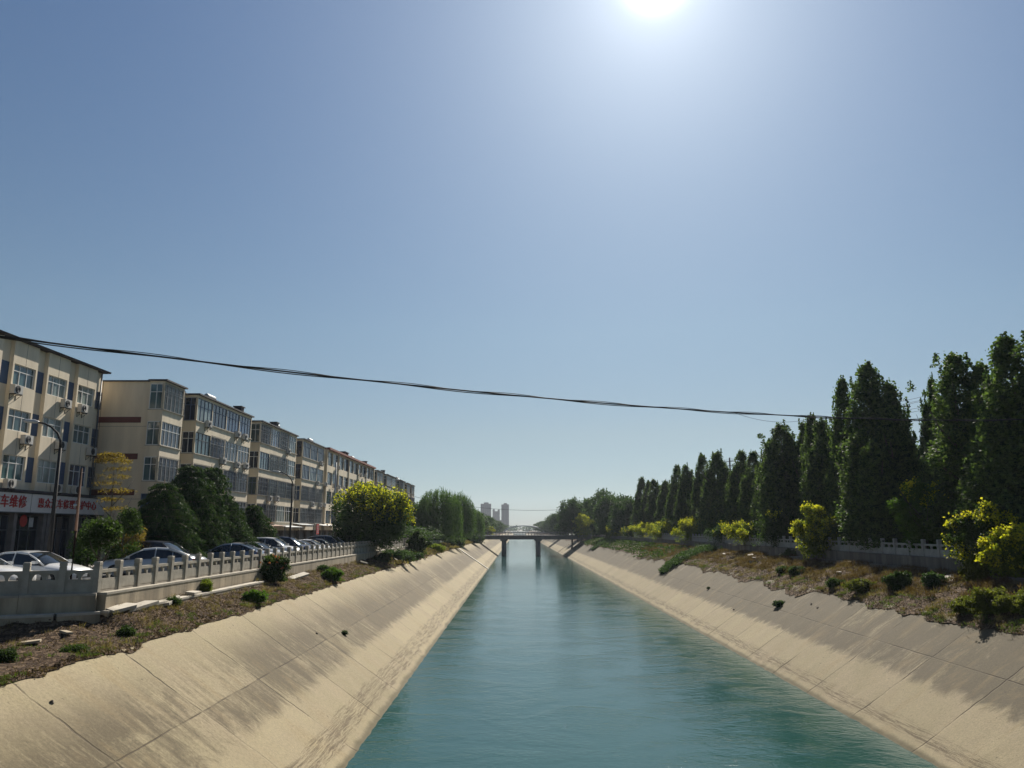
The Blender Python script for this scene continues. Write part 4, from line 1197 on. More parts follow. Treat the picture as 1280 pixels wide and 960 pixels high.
for k in range(40):
    y = 38 + k * 4.1
    t = thing('shrub', '%s dark shrub from the near end behind the right balustrade' % ORD[k], 'shrub', (33.8 + rr.uniform(-.6, .6), y, ZR - .05), rr.uniform(0, 6.28), 'dark shrubs under the poplars')
    s = rr.uniform(.85, 1.25); t.scale = (s, s * 1.3, s * 1.1)
    link('foliage', HS[k % 3][0], t); link('stem', HS[k % 3][1], t)

for k in range(12):
    y = 128 + k * 11.5
    t = thing('shrub', '%s shrub from the near end of the hedge line under and beyond the willows' % ORD[k], 'shrub', (-18.5 + rr.uniform(-.8, .8), y, ZL - .05), rr.uniform(0, 6.28), 'shrubs under the willows')
    t.scale = (1.8, 3.2, 1.1); link('foliage', HS[k % 3][0], t); link('stem', HS[k % 3][1], t)

# ------------------------------------------------------------------ cedars
def cedar(x, y, z, H, R, label, seed, tiers=15):
    rng = np.random.default_rng(seed); rn = random.Random(seed); pts = []; dirs = []; br = MB()
    for k in range(tiers):
        t = (k + .4) / tiers
        zz = H * (.10 + .88 * t); L = R * (1 - t) ** .58 * 1.0 + .2
        nb = int(11 - 4 * t)
        for j in range(nb):
            a = 2 * PI * (j + rn.random()) / nb; l = L * rn.uniform(.7, 1.08)
            n = int(l / .10) + 3
            s = np.linspace(.08, 1, n)
            rise = .10 * l * np.sin(s * PI * .8) - .30 * l * s ** 2.2
            bx_, by_, bz_ = s * l * math.cos(a), s * l * math.sin(a), zz + rise
            br.tube([(bx_[0], by_[0], bz_[0]), (bx_[n // 2], by_[n // 2], bz_[n // 2]), (bx_[-1], by_[-1], bz_[-1])], [.04 * (1 - t) + .015, .02, .006], 4)
            for q in range(n):
                side = .34 * l * (1 - s[q]) * .6 + .16
                m = 10
                off = rng.uniform(-1, 1, m) * side
                dd = np.abs(off)
                pts.append(np.stack([bx_[q] - off * math.sin(a) + rng.normal(size=m) * .05, by_[q] + off * math.cos(a) + rng.normal(size=m) * .05, bz_[q] - dd * .35 - rng.uniform(0, .22, m)], 1))
    C = np.concatenate(pts)
    t = thing('cedar_tree', label, 'tree', (x, y, z), 0, None)
    tr = MB(); tr.tube([(0, 0, -.2), (0.03, 0, H * .5), (0, 0, H * .99)], [.2, .12, .02], 8); part('trunk', tr, M['bark'], t, True)
    part('branch_frame', br, M['bark'], t)
    leaf_obj('crown', C, .26, .07, M['lf_ced'], t, axis=np.array([0, 0, -.7]), seed=seed)
p = P(240, 575, -22.6); cedar(-22.6, p.y, ZL - .05, p.z - ZL, 4.2, 'tallest dark cedar in the clump before the apartment block', 701)
p = P(259, 577, -23.4); cedar(-23.2, p.y + .3, ZL - .05, p.z - ZL, 3.9, 'second cedar peak just right of the tallest cedar', 704)
p = P(212, 607, -21.6); cedar(-22.0, p.y, ZL - .05, p.z - ZL + .5, 3.3, 'low cedar on the left side of the big cedar clump', 702, 12)
p = P(278, 612, -21.6); cedar(-21.5, p.y, ZL - .05, p.z - ZL, 3.2, 'low cedar on the right side of the big cedar clump', 705, 12)
p = P(318, 627, -21.8); cedar(-21.8, p.y, ZL - .05, p.z - ZL, 2.9, 'small bright green cedar right of the big clump', 703, 11)

# small trees near the first parked cars
def small_tree(px, py, x, H, R, lf, label, seed, base=.35, flat=False, group=None, size=.13):
    p = P(px, py, x)
    z = ZL - .02
    Hh = p.z - z
    C, L = broad_points(seed, R, Hh, 18, 20, 11, base, R * .09 + .03)
    t = thing('small_tree', label, 'tree', (x, p.y, z), 0, group)
    part('trunk', trunk_mesh(Hh, .07, 0.0, 5, seed, .3, .75), M['bark'], t, True)
    leaf_obj('crown', L, size, size * .6, M[lf], t, seed=seed)
    return t
small_tree(125, 652, -16.6, 3, .78, 'lf_mid', 'small round topped tree with a thin trunk just behind the corner of the balustrade', 801, .62)
small_tree(156, 638, -20.0, 3.6, .85, 'lf_mid', 'small olive green tree behind the silver car, left of the cedars', 802, .15)
small_tree(165, 655, -20.5, 3.6, .8, 'lf_or', 'low ochre leaved tree between the olive tree and the cedars', 803, .15)
small_tree(112, 652, -23.0, 3.6, .9, 'lf_dark', 'dark shaded tree under the right end of the long shop sign', 804, .15)
# layered ochre tree against the end wall
p = P(143, 568, -27.0); Hh = p.z - ZL
rng = np.random.default_rng(88); pts = []
for k, (tz, r, ox) in enumerate([(.985, .75, -.3), (.94, 1.15, -.1), (.86, .95, .35), (.79, 1.15, .1), (.73, .8, -.3), (.66, 1.2, .4), (.58, .9, -.1), (.5, .7, .3)]):
    n = 200 if k < 2 else 45
    a = rng.uniform(0, 2 * PI, n); q = np.sqrt(rng.uniform(0, 1, n)) * r
    pts.append(np.stack([ox + q * np.cos(a), q * np.sin(a), Hh * tz + .12 * (1 - (q / r) ** 2) + rng.normal(size=n) * .04], 1))
C = clumps(np.concatenate(pts), 5, .07, rng)
t = thing('layered_tree', 'thin ochre leaved tree in flat layers against the bare end wall', 'tree', (-27.0, p.y, ZL))
part('trunk', trunk_mesh(Hh, .08, 0, 8, 5, .25, .97), M['bark'], t, True)
leaf_obj('crown', C, .16, .06, M['lf_or'], t, spread=1, axis=np.array([.6, 0, 0]), seed=3)

# ------------------------------------------------------------------ far bridge, arch bridge, towers
YB = 268.0
b = MB()
t = thing('road_bridge', 'flat grey road bridge on two pairs of piers across the canal', 'bridge', (0, YB, 0))
b.box(-19, 25, -4, 4, CAMZ - 3.3, CAMZ - 2.3); b.box(-19, 25, -4.5, 4.5, CAMZ - 2.298, CAMZ - 1.9); part('deck', b, M['bridge'], t)
for side in (-4.35, 4.35):
    b = MB(); b.box(-19, 25, side - .06, side + .06, CAMZ - .95, CAMZ - .83); b.box(-19, 25, side - .06, side + .06, CAMZ - 1.4, CAMZ - 1.34)
    for k in range(45): b.box(-19 + k - .05, -19 + k + .05, side - .05, side + .05, CAMZ - 1.9, CAMZ - .95)
    part('parapet', b, M['bridge'], t)
for x in (-4.4, 7.2):
    for yy in (-2.2, 2.2):
        b = MB(); b.tube([(x, yy, -1), (x, yy, CAMZ - 3.8)], .8, 14); part('pier', b, M['bridge'], t, True)
    b = MB(); b.box(x - 1.2, x + 1.2, -3.6, 3.6, CAMZ - 3.8, CAMZ - 3.302); part('pier_cap', b, M['bridge'], t)
YA = 700.0
t = thing('arch_bridge', 'distant pale arch bridge seen above the flat bridge', 'bridge', (6.5, YA, ZL))
def arch_pts(a, h, y): return [(a * math.cos(PI * k / 24), y, h * math.sin(PI * k / 24)) for k in range(25)]
H_a = CAMZ - ZL + 3.3
for yy in (-4, 4):
    b = MB(); b.tube(arch_pts(17.5, H_a, yy), .5, 8); part('arch', b, M['arch'], t, True)
b = MB(); b.box(-24, 24, -4.5, 4.5, -.6, .2); part('deck', b, M['arch'], t)
b = MB()
for k in (8, 16):
    for yy in (-4,):
        q = arch_pts(17.5, H_a, yy)[k]; b.tube([(q[0], yy, .2), q], .09, 4)
part('hanger', b, M['arch'], t)
def tower(px0, px1, py, y, label, notch=False, mat='tower'):
    zc = y * CP
    xa, xb = (px0 - 646) * zc / 960, (px1 - 646) * zc / 960; top = (662 - py) * CP * zc / 960 + CAMZ
    t = thing('tower_block', label, 'building', ((xa + xb) / 2, y, ZL), 0, 'distant tower blocks')
    w = xb - xa; H = top - ZL; b = MB()
    b.box(-w/2, w/2, 0, w * .7, 0, H)
    b.box(-w * .2, w * .25, 2, w * .5, H, H + 3.0 * (0 if notch else 1) + .01)
    if notch: b.box(-w/2, -w * .2, 0, w * .7, H, H + 5); b.box(w * .2, w/2, 0, w * .7, H, H + 4)
    part('wall', b, M[mat], t)
    f = MB(); n = 5
    for k in range(n):
        x = -w/2 + w * (k + .5) / n
        f.box(x - w * .05, x + w * .05, -.25, -.002, 4, H - 3)
    part('window_strip', f, M['tower2'], t)
    g = MB()
    for k in range(int(H / 3.2)):
        g.box(-w/2 - .1, w/2 + .1, -.32, -.26, k * 3.2 + 3, k * 3.2 + 3.5)
    part('floor_band', g, M[mat], t)
tower(600.5, 613.5, 629.5, 1800, 'widest of the distant tower blocks, at their left')
tower(615.5, 624.5, 639, 1900, 'lowest of the three distant tower blocks, notched top', True)
tower(626.5, 636, 630.5, 1750, 'slim distant tower block at the right of the three')
tower(617, 631, 652, 1600, 'low pale block at the foot of the slim distant tower')
tower(589, 600, 646, 1700, 'low distant block left of the tower blocks, half behind trees')

# ------------------------------------------------------------------ cars
def car(kind, paint, label, x, y, rz, z=ZL):
    SUV = kind == 'suv'; hs = 1.16 if SUV else 1.0
    t = thing('parked_car', label, 'car', (x, y, z), rz, 'cars parked along the left balustrade')
    st = [(2.36, .55, .52, .60, .30), (2.30, .74, .60, .70, .24), (2.12, .84, .68, .79, .20), (1.7, .89, .75, .88, .19), (1.2, .90, .82, .95, .19), (.9, .90, .87, .98, .19), (0, .91, .90, .97, .19),
          (-1.0, .91, .93, .99, .19), (-1.5, .90, .95, 1.04, .19), (-2.0, .86, .93, 1.03 if not SUV else 1.0, .22), (-2.22, .78, .88, .98, .28), (-2.32, .68, .70, .74, .34)]
    rows = []
    for (px_, hw, zs, zt, zb) in st:
        zs *= hs; zt *= hs; cz = (zb + zs) / 2
        half = [(0, zb), (hw * .86, zb), (hw * .97, zb + .10), (hw, cz), (hw * .985, zs - .06), (hw * .93, zs), (hw * .55, zt - .015), (0, zt)]
        ring = [(px_, a, c) for a, c in half] + [(px_, -a, c) for a, c in half[-2:0:-1]]
        rows.append(ring)
    b = MB(); n = len(rows[0]); vs = [p for r in rows for p in r]
    fs = [(i * n + k, (i + 1) * n + k, (i + 1) * n + (k + 1) % n, i * n + (k + 1) % n) for i in range(len(rows) - 1) for k in range(n)]
    fs += [tuple(range(n)), tuple((len(rows) - 1) * n + k for k in range(n - 1, -1, -1))]
    b.add(vs, fs)
    body = part('body', b, M[paint], t, True)
    # cabin
    if SUV: prof = [(1.05, .97), (.62, 1.25), (.30, 1.44), (-.4, 1.50), (-1.3, 1.49), (-1.95, 1.42), (-2.15, 1.20), (-2.25, .95)]
    else: prof = [(1.12, .95), (.62, 1.22), (.22, 1.39), (-.35, 1.45), (-.95, 1.41), (-1.45, 1.25), (-1.85, 1.08), (-2.02, 1.0)]
    prof = [(a, c * hs) for a, c in prof]
    zb = .86 * hs
    rows = []
    for (a, c) in prof:
        k = (c - zb) / (1.45 * hs - zb); wt = .84 - .22 * max(0, min(1, k))
        rows.append([(a, .84, min(c, zb)), (a, wt + .015, c - .05), (a, wt - .05, c - .008), (a, 0, c), (a, -wt + .05, c - .008), (a, -wt - .015, c - .05), (a, -.84, min(c, zb))])
    g = MB(); v, f = grid(rows); g.add(v, f); part('window_glass', g, M['c_glass'], t, True)
    # roof skin and pillars
    r = MB(); rr_ = [q for q in rows[2:(6 if SUV else 5)]]
    sk = []
    for q in rr_:
        sk.append([(q[1][0], q[1][1] + .012, q[1][2] - .03), (q[1][0], q[1][1] + .012, q[1][2] + .01), (q[2][0], q[2][1], q[2][2] + .014), (q[3][0], 0, q[3][2] + .02), (q[4][0], q[4][1], q[4][2] + .014), (q[5][0], q[5][1] - .012, q[5][2] + .01), (q[5][0], q[5][1] - .012, q[5][2] - .03)])
    v, f = grid(sk); r.add(v, f); part('roof', r, M[paint], t, True)
    pl = MB()
    for s in (1, -1):
        last = 5 if SUV else 4
        pl.tube([(rows[0][1][0], s * .83, rows[0][1][2] - .02), (rows[1][1][0], s * (rows[1][1][1] + .005), rows[1][1][2]), (rows[2][1][0], s * (rows[2][1][1] + .005), rows[2][1][2])], .035, 6)
        pl.tube([(rows[k][1][0], s * (rows[k][1][1] + .004), rows[k][1][2]) for k in range(last, 8)], .05, 6)
        for xx in (-.35, -1.15):
            pl.tube([(xx, s * .86, zb + .02), (xx - .03, s * (.635), 1.40 * hs if SUV or xx > -1 else 1.30)], .028, 6)
    part('pillar', pl, M[paint], t, True)
    for wx in (1.42, -1.42):
        for s in (1, -1):
            w = MB(); w.tube([(wx, s * .72, .33), (wx, s * .90, .33)], .335, 20); w.tube([(wx, s * .90, .33), (wx, s * .925, .33)], [.31, .27], 20)
            o = part('wheel', w, M['black'], t, True)
            q = MB(); q.tube([(wx, s * .926, .33), (wx, s * .93, .33)], .20, 16)
            for k in range(5):
                a = 2 * PI * k / 5; q.tube([(wx, s * .935, .33), (wx + .2 * math.cos(a), s * .935, .33 + .2 * math.sin(a))], .025, 4)
            part('rim', q, M['galv'], o)
    for s in (1, -1):
        q = MB(); q.add([(2.325, s * .50, .60 * hs), (2.22, s * .82, .63 * hs), (1.95, s * .88, .73 * hs), (2.1, s * .62, .74 * hs), (2.2, s * .5, .60 * hs), (2.0, s * .8, .6 * hs)], [(0, 1, 2, 3), (0, 4, 5, 1), (0, 3, 4)])
        part('headlight', q, M['c_lens'], t)
        q = MB(); q.box(-2.345, -2.12, min(s * .50, s * .83), max(s * .50, s * .83), .74 * hs, .90 * hs); part('taillight', q, M['c_red'], t)
        q = MB(); q.tube([(.88, s * .86, .98 * hs), (.86, s * 1.0, 1.0 * hs)], .03, 5); q.box(.78, .92, min(s * .95, s * 1.12), max(s * .95, s * 1.12), .95 * hs, 1.07 * hs); part('mirror', q, M[paint], t)
    q = MB(); q.box(2.345, 2.375, -.42, .42, .36, .50); part('grille', q, M['black'], t)
    q = MB(); q.box(2.378, 2.388, -.2, .2, .40, .49); q.box(-2.36, -2.345, -.22, .22, .60, .71); part('number_plate', q, M['white'], t)
    return t
def nose_at(px, x, kind, paint, label, rz=0.0, toward=1):
    y = YP(px, x); L = 2.36
    c, s = math.cos(rz), math.sin(rz)
    car(kind, paint, label, x - c * L * toward if toward == 1 else x + c * L * -1, y - s * L, rz)
nose_at(35, -19.4, 'sedan', 'c_white', 'white car cut by the left frame edge, only its bonnet in view', rad(-6))
nose_at(108, -18.3, 'sedan', 'c_white', 'white saloon behind the corner posts, bonnet towards the canal', rad(-8))
car('sedan', 'c_silver', 'silver saloon with its red tail light towards the canal, left of the cedars', -18.8, YP(243, -16.8) - .75, rad(180 + 22))
nose_at(257, -16.8, 'suv', 'c_dark', 'black van-like car right behind the silver saloon', rad(-5))
car('sedan', 'c_blue', 'blue-grey car with a red tail light behind the flowering bush', -19.2, YP(331, -16.8), rad(183))
nose_at(343, -17.0, 'sedan', 'c_grey', 'low grey car just right of the blue-grey car', rad(-3))
nose_at(360, -16.9, 'sedan', 'c_silver', 'small silver car in front of the tall white one', rad(-3))
nose_at(378, -16.9, 'suv', 'c_white', 'tall white car left of the navy one', rad(-3))
nose_at(396, -16.9, 'suv', 'c_navy', 'navy blue tall car near the second street lamp', rad(-3))
nose_at(408, -16.9, 'sedan', 'c_silver', 'silver car right of the navy one', rad(-3))
nose_at(419, -16.9, 'sedan', 'c_white', 'white car just left of the golden blossoming tree', rad(-3))
nose_at(431, -16.9, 'sedan', 'c_dark', 'black car in the shade of the golden blossoming tree', rad(-3))
nose_at(441, -16.9, 'suv', 'c_grey', 'grey tall car under the golden blossoming tree', rad(-3))
nose_at(450, -16.9, 'sedan', 'c_white', 'white car under the golden blossoming tree', rad(-3))
nose_at(484, -17.2, 'suv', 'c_white', 'far white van beyond the golden blossoming tree', rad(-3))

# ------------------------------------------------------------------ lamps, poles, cables
def lamp(px, py, x, H, label, arm=1.35):
    p = P(px, py, x); H = p.z - ZL
    t = thing('street_lamp', label, 'street lamp', (x, p.y, ZL), 0, 'street lamps on the left street')
    b = MB(); k = H - 1.0
    b.tube([(0, 0, 0), (0, 0, H * .4), (0, 0, k * .97)], [.10, .085, .065], 10)
    part('pole', b, M['iron'], t, True)
    b = MB(); b.tube([(0, 0, k * .96), (-.03, 0, k + .15), (-.2, 0, k + .48), (-.5, 0, k + .76), (-.85, 0, k + .93), (-1.15, 0, k + .98)], [.06, .055, .05, .045, .04, .035], 8); part('arm', b, M['iron'], t, True)
    b = MB(); b.tube([(-1.1, 0, k + .99), (-1.3, 0, k + 1.02), (-1.7, 0, k + 1.05), (-1.85, 0, k + 1.05)], [.04, .09, .08, .02], 8); part('lamp_head', b, M['lampw'], t, True)
    b = MB(); b.tube([(0, 0, 0), (0, 0, .5)], .15, 10); part('base', b, M['iron'], t, True)
lamp(77, 527, -20.6, 7, 'dark street lamp with curved arm before the repair shops')
lamp(366, 590, -19.2, 7, 'dark street lamp with curved arm in the middle of the apartment row')
lamp(530, 637, -20.0, 7, 'far street lamp with curved arm in front of the willows')
# brown leaning pole at the corner
p = P(88, 700, -17.0); q = P(98, 585, -17.0)
t = thing('pole', 'thin brown leaning pole just behind the corner of the balustrade', 'pole', (-17.0, p.y, ZL))
b = MB(); b.tube([(.02, 0, 0), (.03, 0, 2.3), (.0, 0, q.z - ZL)], [.065, .055, .04], 8); part('shaft', b, M['rust'], t, True)
b = MB(); b.tube([(-.03, -.04, 3.30), (-.03, -.14, 3.27), (-.03, -.2, 3.22)], [.03, .07, .02], 8); part('lamp_bulb', b, M['lampw'], t, True)
# plain pole before block B
p = P(420, 578, -21.5)
b = MB(); b.tube([(0, 0, 0), (0, 0, p.z - ZL)], [.13, .08], 8); solo('utility_pole', b, M['galv'], 'plain slim pole before the white pilastered block', 'pole', smooth=True, loc=(-21.5, p.y, ZL))
# pole row behind the poplars
XPOLE = 33.0
poles = []
for i, (px, lab) in enumerate([(None, 'utility pole with crossarms out of the right of the frame'), (1137, 'utility pole with four crossarms showing between the big poplars'), (916, 'utility pole tip showing between the far poplars'), (834, 'far utility pole hidden among the poplars')]):
    y = 14.0 if px is None else YP(px, XPOLE)
    if px is None: poles.append((y, CAMZ + 10.9)); continue
    top = CAMZ + 10.95
    t = thing('utility_pole', lab, 'pole', (XPOLE, y, ZR)); H = top - ZR
    b = MB(); b.tube([(0, 0, 0), (0, 0, H)], [.2, .12], 10); part('shaft', b, M['conc_pole'], t, True)
    for k, (dz, w) in enumerate([(.55, .9), (1.25, .75), (1.85, .9), (2.35, .6)]):
        b = MB(); b.box(-w, w, -.16, -.08, H - dz - .04, H - dz + .04); a = part('crossarm', b, M['iron'], t)
        if k < 3:
            for u in (-w + .08, w - .08, .35):
                c = MB(); c.tube([(u, -.12, H - dz + .04), (u, -.12, H - dz + .13), (u, -.12, H - dz + .24)], [.03, .055, .03], 7); part('insulator', c, M['conc_pole'], a, True)
    poles.append((y, top))
def wire(a, c, sag, r, n=24, jit=0, seed=0, mb=None, ph=0, amp=0):
    a, c = Vector(a), Vector(c); pts = []
    rn = random.Random(seed); side = (c - a).cross(Vector((0, 0, 1))).normalized()
    for k in range(n + 1):
        t_ = k / n; p_ = a.lerp(c, t_); p_.z -= sag * 4 * t_ * (1 - t_)
        if amp: p_ = p_ + side * amp * math.cos(t_ * ph) + Vector((0, 0, 1)) * amp * math.sin(t_ * ph)
        if jit: p_.z += rn.uniform(-jit, jit)
        pts.append(p_)
    mb = mb or MB(); mb.tube(pts, r, 6); return mb
for i in range(len(poles) - 1):
    (ya, ta), (yb, tb) = poles[i], poles[i + 1]
    for j, (dx, dz) in enumerate([(-.8, -.32), (.8, -.32), (.35, -.32), (-.65, -1.1), (.65, -1.1)]):
        b = wire((XPOLE + dx, ya - .12, ta + dz), (XPOLE + dx, yb - .12, tb + dz), .7, .013)
        solo('power_line', b, M['black'], ['thin outer wire', 'thin inner wire', 'thin middle wire', 'lower outer wire', 'lower inner wire'][j] + [' from the right frame edge to the big pole behind the poplars', ' between the big pole and the next pole behind the poplars', ' between the two far poles behind the poplars'][i], 'wire', 'thin wires behind the poplars')
# the thick cable across the canal
yp, tp = poles[1]
P0 = P(0, 425, -13.5); C_ = Vector((60.0, P0.y + 73.5 * .555, 0))
hd = (Vector((P0.x, P0.y, 0)) - C_).normalized()
A_ = C_ - hd * 0 + hd * ((Vector((P0.x, P0.y, 0)) - C_).length + 9.0)
_t, _z = [], []
for px, py in ((0, 425), (131, 441), (300, 462), (500, 484), (760, 503), (1035, 519), (1280, 526)):
    k = (px - 646) / 960.0            # meeting of the viewing plane with the cable's vertical plane
    d = C_ - A_
    lo, hi = 0.0, 1.0
    for _ in range(50):
        m_ = (lo + hi) / 2; q = A_ + d * m_
        zc = q.y * CP - 6 * SP_
        if q.x / zc < k: lo = m_
        else: hi = m_
    D = (py - 662) * CP * zc / 960; q = A_ + d * m_
    zc = q.y * CP - D * SP_; _t.append(m_); _z.append(CAMZ - (py - 662) * CP * zc / 960)
_co = np.polyfit(_t, _z, 2)
def on_cable(f, off=0.0, amp=0.0, ph=0.0):
    q = A_.lerp(C_, f); side = Vector((-hd.y, hd.x, 0))
    return Vector((q.x, q.y, float(np.polyval(_co, f)) + off)) + side * amp * math.cos(f * ph) + Vector((0, 0, 1)) * amp * math.sin(f * ph)
t = thing('overhead_cable', 'thick black bundled cable sagging right across the canal', 'cable', (0, 0, 0))
for nm, off, amp, ph, r_ in (('cable_core', 0, 0, 0, .026), ('messenger_wire', .03, .026, 150, .012), ('second_core', -.03, .026, 97, .017)):
    b = MB(); b.tube([on_cable(k / 320, off, amp, ph) for k in range(321)], r_, 6); part(nm, b, M['black'], t, True)
b = wire(on_cable(.375), on_cable(.43), .32, .007, 16); solo('dangling_wire', b, M['black'], 'thin slack wire hanging in a shallow loop from the thick cable', 'wire')
# thin far wire
a1 = P(505, 618, -21.0); a2 = P(834, 590, XPOLE)
b = wire((a1.x, a1.y, a1.z), (XPOLE, poles[3][0], poles[3][1] - 2.5), 3.6, .03, 40); solo('power_line', b, M['black'], 'single thin wire crossing low over the far canal before the towers', 'wire')

# ------------------------------------------------------------------ bank details
def on_bank(side, px, x):
    y = YP(px, x)
    for _ in range(3):
        lx = TLx if side < 0 else TRx; tx = bank_top(side, y)[0]
        v = .15 + .85 * (x - (lx + side * .25)) / (tx - (lx + side * .25))
        z = bank_pt(side, y, max(0, min(1, v))).z
        D = CAMZ - z; zc = x * 960 / (px - 646); y = (zc + D * SP_) / CP
    return Vector((x, y, z))
# broken pale slabs lying along the left wall foot
for i, (px, x, L, W, rz, tilt, lab) in enumerate([(150, -15.35, 1.6, .5, 80, 8, 'pale broken slab at the left end of the line of slabs by the wall'), (172, -15.3, 2.2, .5, 86, 4, 'longest pale broken slab lying along the wall foot'), (211, -15.2, 1.7, .5, 96, -10, 'tilted pale slab near the kink of the ledge'),
                                              (240, -15.35, 1.5, .45, 100, 6, 'pale slab fragment left of the flowering bush'), (372, -14.9, 2.4, .5, 78, 12, 'pale slab propped up just right of the flowering bush'), (452, -14.9, 2.6, .5, 84, -6, 'far pale slab lying below the balustrade')]):
    p = on_bank(-1, px, x); b = MB(); rn = random.Random(i)
    poly = [(-L/2, -W/2), (L/2 - rn.uniform(0, .3), -W/2), (L/2, -W/2 + .15), (L/2 - rn.uniform(0, .3), W/2), (-L/2 + rn.uniform(0, .3), W/2)]
    b.prism(poly, -.05, .07, 0, 'z'); solo('broken_slab', b, M['cap'], lab, 'slab', 'broken slabs at the wall foot', loc=(p.x, p.y, p.z + .12), rot=(rad(tilt), rad(rn.uniform(-8, 8)), rad(rz)))
for i, (px, x, s, side, lab) in enumerate([(941, 24.6, .45, 1, 'pale rubble lump below the long white rubble heap'), (938, 25.6, .6, 1, 'largest pale rubble lump on the right bank'), (944, 25.2, .4, 1, 'small grey rubble lump beside the largest one'), (905, 25.8, .4, 1, 'flat pale rubble piece left of the largest lump'), (1047, 24.5, .28, 1, 'small pale stone on the brown soil of the right bank'),
                                           (1190, 26.0, .9, 1, 'flat pale slab lying under the balustrade on the right bank')]):
    p = on_bank(side, px, x); b = MB(); rn = random.Random(i + 50); n = 9
    poly = [(s * (1.5 if i == 5 else 1) * math.cos(2 * PI * k / n) * rn.uniform(.7, 1.1), s * .6 * math.sin(2 * PI * k / n) * rn.uniform(.7, 1.1)) for k in range(n)]
    b.prism(poly, -.1, s * (.15 if i in (3, 5) else .5), 0, 'z'); solo('rubble_piece', b, M['rubble'], lab, 'rubble', 'rubble on the right bank', loc=p + Vector((0, 0, .05)), rot=(rad(rn.uniform(-10, 10)), rad(rn.uniform(-10, 10)), rn.uniform(0, 3)))
# plank-like litter on the near left bank
for i, (px, x, L, mat, lab) in enumerate([(35, -15.9, .6, 'wallc', 'short grey plank on the near left bank'), (80, -15.6, .45, 'wallc', 'flat grey stone chip near the ledge on the left bank')]):
    p = on_bank(-1, px, x); b = MB(); b.box(-L/2, L/2, -.12, .12, 0, .07); solo('debris_piece', b, M[mat], lab, 'debris', loc=p + Vector((0, 0, .03)), rot=(rad(5), rad(-6), rad(20 + 130 * i)))

# bushes on the banks
bush_n = 0
def bush(side, px, x, R, H, lf, label, size=.11, extra=None, dens=1.0, z=None):
    global bush_n; bush_n += 1
    p = on_bank(side, px, x)
    if z is not None: p.z = z
    me, st = shrub_mesh(900 + bush_n, R * 1.05, H * 1.05, M[lf], size, int(14 * dens), int(20 * dens), 10, True)
    t = thing('bush', label, 'bush', (p.x, p.y, p.z - .03), 0)
    link('foliage', me, t); link('stem', st, t)
    if extra:
        rng = np.random.default_rng(bush_n); d = rng.normal(size=(26, 3)); d /= np.linalg.norm(d, axis=1)[:, None]; d[:, 2] = np.abs(d[:, 2])
        C = clumps(d * np.array([R, R, H * .55]) + np.array([0, 0, H * .45]), 7, .05, rng)
        leaf_obj('blossom', C, size, size * .8, M[extra], t, seed=bush_n)
bush(-1, 338, -15.2, .85, 1.55, 'lf_mid', 'round bush with reddish flower specks against the left wall', .13, 'lf_red', 1.3)
bush(-1, 317, -13.7, .45, .45, 'lf_bri', 'low bright green clump below the flowering bush')
bush(-1, 415, -13.6, .6, .85, 'lf_bri', 'bright green weed in the middle of the left bank', .12)
bush(-1, 404, -14.9, .4, .6, 'lf_dark', 'small dark weed by the pale slab')
bush(-1, 477, -14.4, .8, .8, 'lf_mid', 'green weed at the tree shadow on the left bank', .14)
bush(-1, 496, -14.0, 2.0, 1.0, 'lf_dark', 'dark creeping bush spreading over the left bank', .2, None, 1.5)
bush(-1, 508, -13.6, 1.6, .9, 'lf_dark', 'dark creeping bush just left of the tall far bush', .2)
bush(-1, 521, -14.3, 1.7, 3.2, 'lf_mid', 'tall green bush on the left bank before the willows', .22, None, 1.5)
bush(-1, 540, -14.0, 1.8, 1.1, 'lf_yel', 'olive weed patch beyond the tall bush', .2)
bush(-1, 569, -13.3, 2.4, 2.0, 'lf_mid', 'loose weed clump below the willows', .25)
bush(-1, 592, -12.8, 3.0, 2.0, 'lf_dark', 'dark ivy clump left of the far bridge', .3)
for i, (px, x, R, H, lf, lab) in enumerate([(4, -14.9, .2, .3, 'lf_mid', 'green tuft at the left frame edge on the bank'), (90, -13.9, .28, .14, 'lf_mid', 'low green patch by the slab edge on the near left bank'), (155, -14.0, .2, .28, 'lf_mid', 'green tuft midway on the near left bank'),
                                           (215, -15.0, .2, .3, 'lf_mid', 'dark tuft beneath the reddish litter'), (253, -15.5, .3, .6, 'lf_yel', 'yellowish weed against the left wall')]):
    bush(-1, px, x, R, H, lf, lab, .06, None, .8)
bush(1, 1122, 23.6, .65, 1.0, 'lf_mid', 'bright green round bush in the middle of the right bank', .12, None, 1.3)
bush(1, 1167, 24.8, .6, .7, 'lf_dark', 'grey-green weed right of the bright round bush')
bush(1, 1076, 22.6, .75, .6, 'lf_olive', 'yellow-green weed hanging over the slab edge left of the bright bush', .12)
bush(1, 1044, 22.6, .5, .5, 'lf_mid', 'small green weed on the slab edge of the right bank')
bush(1, 996, 23.4, .6, .6, 'lf_mid', 'green weed near the top of the right slope')
bush(1, 978, 23.2, .6, .45, 'lf_mid', 'low green weed left of its twin on the right bank')
bush(1, 973, 19.9, .35, .3, 'lf_dark', 'lone weed rooted in a joint of the right slope', .1, None, .8, 2.9)
bush(1, 1240, 22.7, .95, .95, 'lf_olive', 'large yellow-green shrub on the slab edge near the right frame edge', .13, None, 1.5)
bush(1, 1205, 22.4, .55, .6, 'lf_olive', 'yellow-green shrub on the slab edge left of the large one', .12)
bush(1, 1285, 23.4, .9, 1.0, 'lf_olive', 'yellow-green shrub cut by the right frame edge', .13, None, 1.3)
bush(1, 1222, 26.2, .7, 1.5, 'lf_olive', 'leggy yellow-green weed in front of the right wall', .13)
bush(1, 988, 27.0, .7, .9, 'lf_mid', 'bright weed growing against the right wall', .13)
